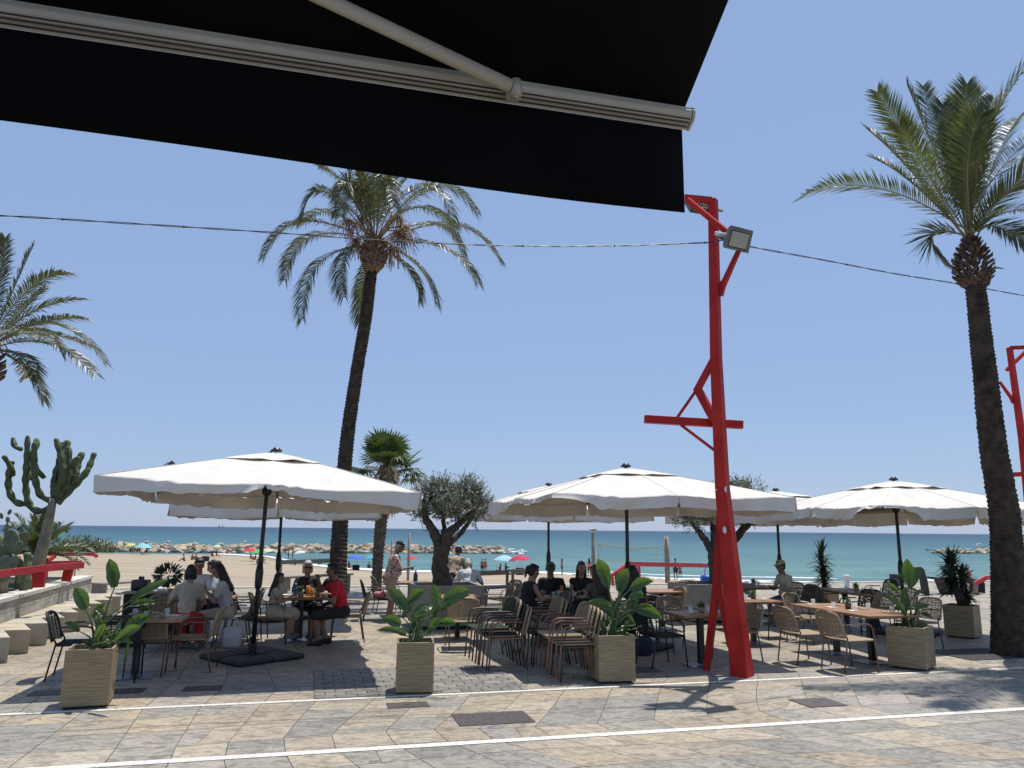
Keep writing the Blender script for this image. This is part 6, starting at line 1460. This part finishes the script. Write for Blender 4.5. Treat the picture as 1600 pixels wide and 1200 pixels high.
# --- beach umbrellas
def bumb(px, py, w, label, mt, tilt=.2, hgt=1.9):
    p = PS(px, py); e_ = empty('beach_umbrella', p, 0, label, 'beach umbrella', 'beach umbrellas on the sand'); T = Matrix.Translation((0, 0, hgt)) @ Matrix.Rotation(tilt, 4, 'Y'); m_ = MB(); vs = []; n = 16; rg = 5
    for j in range(rg+1):
        t = j/rg
        for k in range(n): a = 2*math.pi*k/n; r_ = w/2*t*(1-.04*(k % 2)*t); vs.append((math.cos(a)*r_, math.sin(a)*r_, .02-.45*(w/2)*t*t))
    m_.add(vs, [(j*n+k, j*n+(k+1) % n, (j+1)*n+(k+1) % n, (j+1)*n+k) for j in range(rg) for k in range(n)], T); m_.build('canopy', mt, e_)
    m_ = MB(); m_.tube([(-.15*tilt*4, 0, 0), (0, 0, hgt)], .025, 6); m_.build('pole', M['white'], e_)
def um(n, c): return cm('umbrella_'+n, c, .8, .05, 3, transl=.2)
for px, py, w, lab, c in ((201, 866, 2.4, 'pale yellow beach umbrella at the far left by the rocks', um('yellow', (.62, .60, .22))), (223, 867, 3.4, 'large light blue beach umbrella at the far left by the rocks', um('lightblue', (.28, .58, .62))), (231, 866, 2.2, 'teal and cream beach umbrella leaning right of the large light blue one', um('teal', (.12, .34, .34))), (338, 869, 2.0, 'small blue and yellow beach umbrella by the rocks', um('lemon', (.55, .65, .40))),
        (390, 877, 2.7, 'red beach umbrella left of the black parasol poles', um('red', (.62, .05, .07))), (401, 882, 2.3, 'bright green beach umbrella just left of the first black pole', um('green', (.10, .55, .12))), (413, 880, 2.5, 'cream beach umbrella between the two black poles', um('cream', (.60, .62, .48))), (467, 880, 2.3, 'white striped beach umbrella right of the black poles', um('white', (.66, .68, .72))),
        (556, 891, 2.7, 'royal blue beach umbrella left of the fan palm trunk', um('blue', (.06, .16, .60))), (582, 889, 2.4, 'turquoise beach umbrella close behind the fan palm trunk', um('turq', (.10, .42, .62))), (641, 893, 2.0, 'red beach umbrella beside the standing man', um('red', (0, 0, 0))), (789, 898, 2.6, 'pale blue beach umbrella right of the olive tree', um('paleblue', (.40, .62, .74))), (812, 898, 2.5, 'crimson beach umbrella right of the pale blue one', um('crimson', (.60, .03, .10)))):
    bumb(px, py, w*.92, lab, c, random.uniform(-.25, .25), 2.0)
for px, py, mt_, lab in ((556, 891, 'cloth_black', 'dark beach bag under the royal blue umbrella'), (406, 881, 'cloth_navy', 'dark beach bags under the green umbrella'), (812, 898, 'cloth_blue', 'blue beach chair bundle under the crimson umbrella'), (321, 877, 'cloth_navy', 'dark cool bag near the group under the small umbrella')):
    o = bagobj(PS(px, py), lab, mt_, .9, .7, .5, 'beach_bag')
# --- volleyball nets
def vpost(px, pyb, D, h, label, w=.13):
    p = AY(px, pyb, D); z = sandz(p.x, p.y); m_ = MB(); m_.tube([(0, 0, -.2), (.01, 0, h*.5), (0, 0, h)], [w/2, w/2, w*.46], 10); 
    for k in range(3): m_.tube([(0, 0, h*.3+k*h*.2), (0, 0, h*.3+k*h*.2+.06)], w*.62, 10)
    o = m_.build('net_post', M['wood_grey']); o.location = (p.x, p.y, z); return tag(o, label, 'post', 'volleyball net posts'), Vector((p.x, p.y, z+h))
o, a_ = vpost(1043, 905, 44, 3.2, 'thick right-hand wooden post of the volleyball net, near the red lamp post', .28)
a_.z = AY(1043, 838, 44).z; o.scale.z = (a_.z-sandz(a_.x, 44))/3.2
p = AY(927, 890, 46); zt = AY(927, 833, 46).z; zb_ = sandz(p.x, 46); o, b_ = vpost(927, 890, 46, zt-zb_, 'left-hand post of the volleyball net with a gull on top', .22)
for px, top_, D, w, lab in ((638, 833, 36, .12, 'grey post of the far net beside the standing man'), (611, 840, 40, .10, 'thinner post between the fan palm and the standing man')):
    p = AY(px, 880, D); vpost(px, 880, D, AY(px, top_, D).z-sandz(p.x, D), lab, w)
ny = cm('net_yellow', (.36, .31, .13), .7, .1, 8); net = empty('volleyball_net', b_, 0, 'sagging volleyball net with yellow edge tapes between the two posts', 'net')
def sag(a, b, s_, n=16): return [a.lerp(b, k/n)-Vector((0, 0, s_*4*(k/n)*(1-k/n))) for k in range(n+1)]
nl = AY(935, 850, 46); nr = AY(1040, 853, 44); bl = AY(935, 874, 46); br_ = AY(1040, 882, 44)
m_ = MB(); m_.tube(sag(nl, nr, .15), .028, 5); m_.build('top_tape', ny, net, world=True); m_ = MB(); m_.tube(sag(bl, br_, .1), .018, 5); m_.build('bottom_tape', ny, net, world=True)
m_ = MB(); m_.tube([nl, bl], .02, 5); m_.tube([nr, br_], .02, 5); m_.build('end_tape', ny, net, world=True)
m_ = MB(); A_ = sag(nl, nr, .15, 30); B2 = sag(bl, br_, .1, 30)
for k in range(1, 30): m_.tube([A_[k], B2[k]], .003, 3, False)
for j in range(1, 8): m_.tube([a.lerp(b, j/8) for a, b in zip(A_, B2)], .003, 3, False)
m_.build('net_mesh', M['fr_black'], net, world=True)
def gull(p, label, s_=1.0, rz=0):
    e_ = empty('seagull', p, rz, label, 'bird'); e_.scale = (s_,)*3; m_ = MB(); m_.ell((0, 0, .16), (.19, .08, .085), nu=12, nv=8); m_.cap((.12, 0, .19), (.19, 0, .28), .05, .04); m_.ell((.20, 0, .29), (.05, .04, .042)); m_.cap((-.15, 0, .15), (-.30, 0, .13), .04, .015); put('body', remesh(m_, .012, 1), M['white'], e_)
    m_ = MB()
    for q in (1, -1): m_.ell((-.06, q*.065, .17), (.2, .025, .06), nu=10, nv=6)
    m_.build('wing', M['cement'], e_); m_ = MB(); m_.tube([(.24, 0, .29), (.30, 0, .275)], [.014, .004], 5); m_.tube([(.02, .03, .1), (.02, .03, 0)], .008, 4); m_.tube([(.02, -.03, .1), (.02, -.03, 0)], .008, 4); m_.build('beak_and_legs', ny, e_)
gull(b_, 'white gull perched on top of the left volleyball post', 1.1, 2.6)
for px, D_, lab in ((262, 172, 'gull resting on the breakwater at the left'), (381, 176, 'white bird on the rocks left of the first pole'), (228, 170, 'gull on the highest boulder near the scrub')): gull(AY(px, 850, D_), lab, 2.4, 1)
# red railing by the sea
rl = empty('red_railing', AY(1000, 905, 30), 0, 'angular red railing in front of the sea behind the middle parasol pole', 'railing'); rl.location.z = 0
D1 = 25.5
m_ = MB(); m_.beam(AY(980, 881, D1), AY(1125, 884, D1+3), .14, .14, .10, .10, side=Vector((0, 0, 1))); m_.build('rail_bar', M['red_pink'], rl, smooth=False, world=True)
m_ = MB(); m_.beam(AY(982, 881, D1), AY(956, 899, D1), .10, .10, .08, .08); m_.beam(AY(956, 898, D1), AY(958, 915, D1), .08); m_.build('end_post', M['red_pink'], rl, smooth=False, world=True)
m_ = MB(); m_.beam(AY(998, 884, D1), AY(999, 912, D1), .08); m_.build('post', M['red_pink'], rl, smooth=False, world=True)
# timber benches and beams of the promenade
def tbench(a, b_, label, h=.46, w=.55, back=True, dirn=V):
    a = Vector((a.x, a.y, 0)); b_ = Vector((b_.x, b_.y, 0)); e_ = empty('timber_bench', (a+b_)/2, 0, label, 'bench', 'angular timber benches'); d = (b_-a).normalized(); n_ = Vector((-d.y, d.x, 0)); z = Vector((0, 0, h))
    for k in range(4):
        o_ = n_*(w*(k-1.5)/4); m_ = MB(); m_.beam(a+o_+z, b_+o_+z, w/4.3, w/4.3, .05, .05, side=n_); m_.build('seat_board', M['wood_grey'], e_, smooth=False, world=True)
    for s_ in (.06, .94):
        c_ = a.lerp(b_, s_); m_ = MB(); prism(m_, [c_-n_*w*.5-d*.03, c_-n_*w*.5+d*.03, c_+n_*w*.5+d*.03, c_+n_*w*.5-d*.03], 0, h-.03); m_.build('side_panel', M['wood_grey'], e_, smooth=False, world=True)
    if back:
        m_ = MB(); m_.beam(a+n_*w*.55+z*1.75, b_+n_*w*.55+z*1.75, .12, .12, .05, .05, side=Vector((0, 0, 1))); 
        m_.build('back_board', M['wood_grey'], e_, smooth=False, world=True)
        for s_ in (.05, .95): c_ = a.lerp(b_, s_)+n_*w*.55; m_ = MB(); m_.beam(c_-Vector((0, 0, -.1)), c_+z*1.9, .07, .07, .05, .05); m_.build('back_post', M['wood_grey'], e_, smooth=False, world=True)
    return e_
tbench(GD(746, 20.5), GD(806, 21.3), 'grey timber bench with slanted sides just right of the olive box')
tbench(GD(812, 21.6), GD(850, 22.4), 'second grey timber bench, behind the woman in the black top')
tbench(GD(150, 22.5), GD(222, 24), 'low grey timber bench at the edge of the sand, left of the service station', back=False, h=.32)
tbench(GD(438, 22.5), GD(545, 24.5), 'long grey timber rail bench behind the family table', h=.55, w=.4)
# dark angular loungers and street furniture at the right
def fold(px, py, pts, label, nm='steel_bench', th=.05, dpt=.6, rz=TH, mt='pbase'):
    p = G(px, py); e_ = empty(nm, p, rz, label, 'bench', 'folded dark steel seats'); n = len(pts)
    m_ = MB(); 
    for (x0, z0_), (x1, z1_) in zip(pts, pts[1:]): m_.beam((x0, 0, z0_), (x1, 0, z1_), dpt, dpt, th, th, side=Vector((0, 1, 0)))
    m_.build('folded_plate', M[mt], e_, smooth=False); m_ = MB()
    m_.beam(((pts[0][0]+pts[-1][0])/2, -.1, .015), ((pts[0][0]+pts[-1][0])/2+.3, -.1, .015), .04, .04, .03, .03); m_.build('foot', M['iron'], e_, smooth=False); return e_
fold(1475, 928, [(-.35, .52), (-.05, .46), (.12, .02), (.42, .02)], 'dark folded steel seat left of the yucca')
fold(1512, 927, [(-.3, .46), (.1, .46), (.42, .36), (.40, .02)], 'dark folded steel seat behind the yucca')
fold(1441, 930, [(-.12, .85), (.0, .82), (.10, .45), (.14, .02)], 'tall triangular dark seat back beside the right parasol pole', dpt=.3)
e_ = empty('litter_bin', G(1400, 916), TH, 'dark box-shaped litter bin at the sea edge left of the right parasol pole', 'litter bin'); m_ = MB(); m_.box((-.12, 0, .36), (.3, .4, .72), bev=.02); m_.build('bin_body', M['pbase'], e_, smooth=False); m_ = MB(); m_.box((.17, 0, .34), (.26, .38, .68), bev=.02); m_.build('side_compartment', cm('teal_metal', (.03, .07, .06), .5), e_, smooth=False)
m_ = MB(); m_.box((-.12, -.203, .55), (.2, .01, .12)); m_.build('opening', M['iron'], e_, smooth=False); e_.scale = (.62,)*3
# shower column
e_ = empty('beach_shower', GD(1324, 26.3), 0, 'short white beach shower column standing before the sea', 'shower'); m_ = MB(); m_.lathe([(.14, 0), (.14, .5), (.12, .52), (.12, .78), (.16, .80), (.16, .95), (0, .97)], (0, 0, 0), 16); m_.build('column', M['white'], e_)
m_ = MB(); m_.box((0, -.15, .62), (.06, .06, .04), bev=.01); m_.build('button', M['steel'], e_); e_.scale = (.6,)*3
# red lounger at right and red sculpted bench
rb_ = empty('red_bench', GD(1560, 26), 0, 'low zigzag red bench bar at the right in front of the sea', 'bench')
m_ = MB(); pts = [AY(1524, 912, 25), AY(1540, 903, 25), AY(1552, 901, 25.3), AY(1610, 901, 26)]
for a, b_ in zip(pts, pts[1:]): m_.beam(a, b_, .12, .12, .08, .08, side=Vector((0, 0, 1)))
m_.build('bent_bar', M['red_pink'], rb_, smooth=False, world=True); m_ = MB(); m_.beam(AY(1552, 903, 25.3), GD(1553, 25.3), .08); m_.build('post', M['red_pink'], rb_, smooth=False, world=True)
e_ = empty('info_board', GD(1524, 26), TH, 'grey slanted board standing left of the red bench', 'board'); m_ = MB(); m_.beam((0, 0, .05), (.12, 0, 1.0), .35, .35, .05, .05, side=Vector((1, 0, .1))); m_.build('panel', M['cement'], e_, smooth=False); m_ = MB(); m_.box((0, 0, .03), (.4, .3, .06)); m_.build('foot', M['iron'], e_, smooth=False); e_.scale = (.5,)*3
person(AY(1516, 913, 62), R(200), 'person in a red top sitting far off beside the grey slanted board', lean=10, top='red_drape', sleeve=.5, bottom='cloth_navy', leg=1, pelz=.4, vox=.02, feet={1: (.4, .1, .07), -1: (.35, -.1, .07)})
o = bagobj(GD(1109, 24.5)+Vector((0, 0, .0)), 'blue crate left of the red lamp post near the sea edge', 'blue_plastic', .5, .62, .4, 'blue_crate')
# --- far out at sea
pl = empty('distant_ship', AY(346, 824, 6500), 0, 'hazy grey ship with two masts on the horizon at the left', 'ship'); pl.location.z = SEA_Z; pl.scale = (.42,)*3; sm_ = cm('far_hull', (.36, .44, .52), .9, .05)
m_ = MB(); m_.box((0, 0, 6), (190, 40, 14), bev=3); m_.build('hull', sm_, pl, smooth=False)
for x in (-40, 25): m_ = MB(); m_.box((x, 0, 22), (26, 16, 24)); m_.tube([(x, 0, 30), (x, 0, 52)], 3, 6); m_.build('superstructure', sm_, pl, smooth=False)
bt = empty('small_boat', AY(1531, 856, 320), 0, 'tiny white boat on the water above the offshore rocks', 'boat'); bt.location.z = SEA_Z
m_ = MB(); m_.add([(-2.2, -.8, .2), (1.6, -.8, .2), (3, 0, .9), (1.6, .8, .2), (-2.2, .8, .2), (-2.2, -.9, .9), (1.5, -.9, .95), (1.5, .9, .95), (-2.2, .9, .9)], [(0, 4, 3, 1), (0, 1, 6, 5), (1, 2, 6), (1, 3, 2), (2, 3, 7), (3, 4, 8, 7), (4, 0, 5, 8), (5, 6, 7, 8), (6, 2, 7)]); m_.build('hull', M['white'], bt, smooth=False)
m_ = MB(); m_.box((-.3, 0, 1.4), (1.4, 1.1, 1.0), bev=.1); m_.build('cabin', M['white'], bt, smooth=False)
bpy.data.scenes.remove(WS)
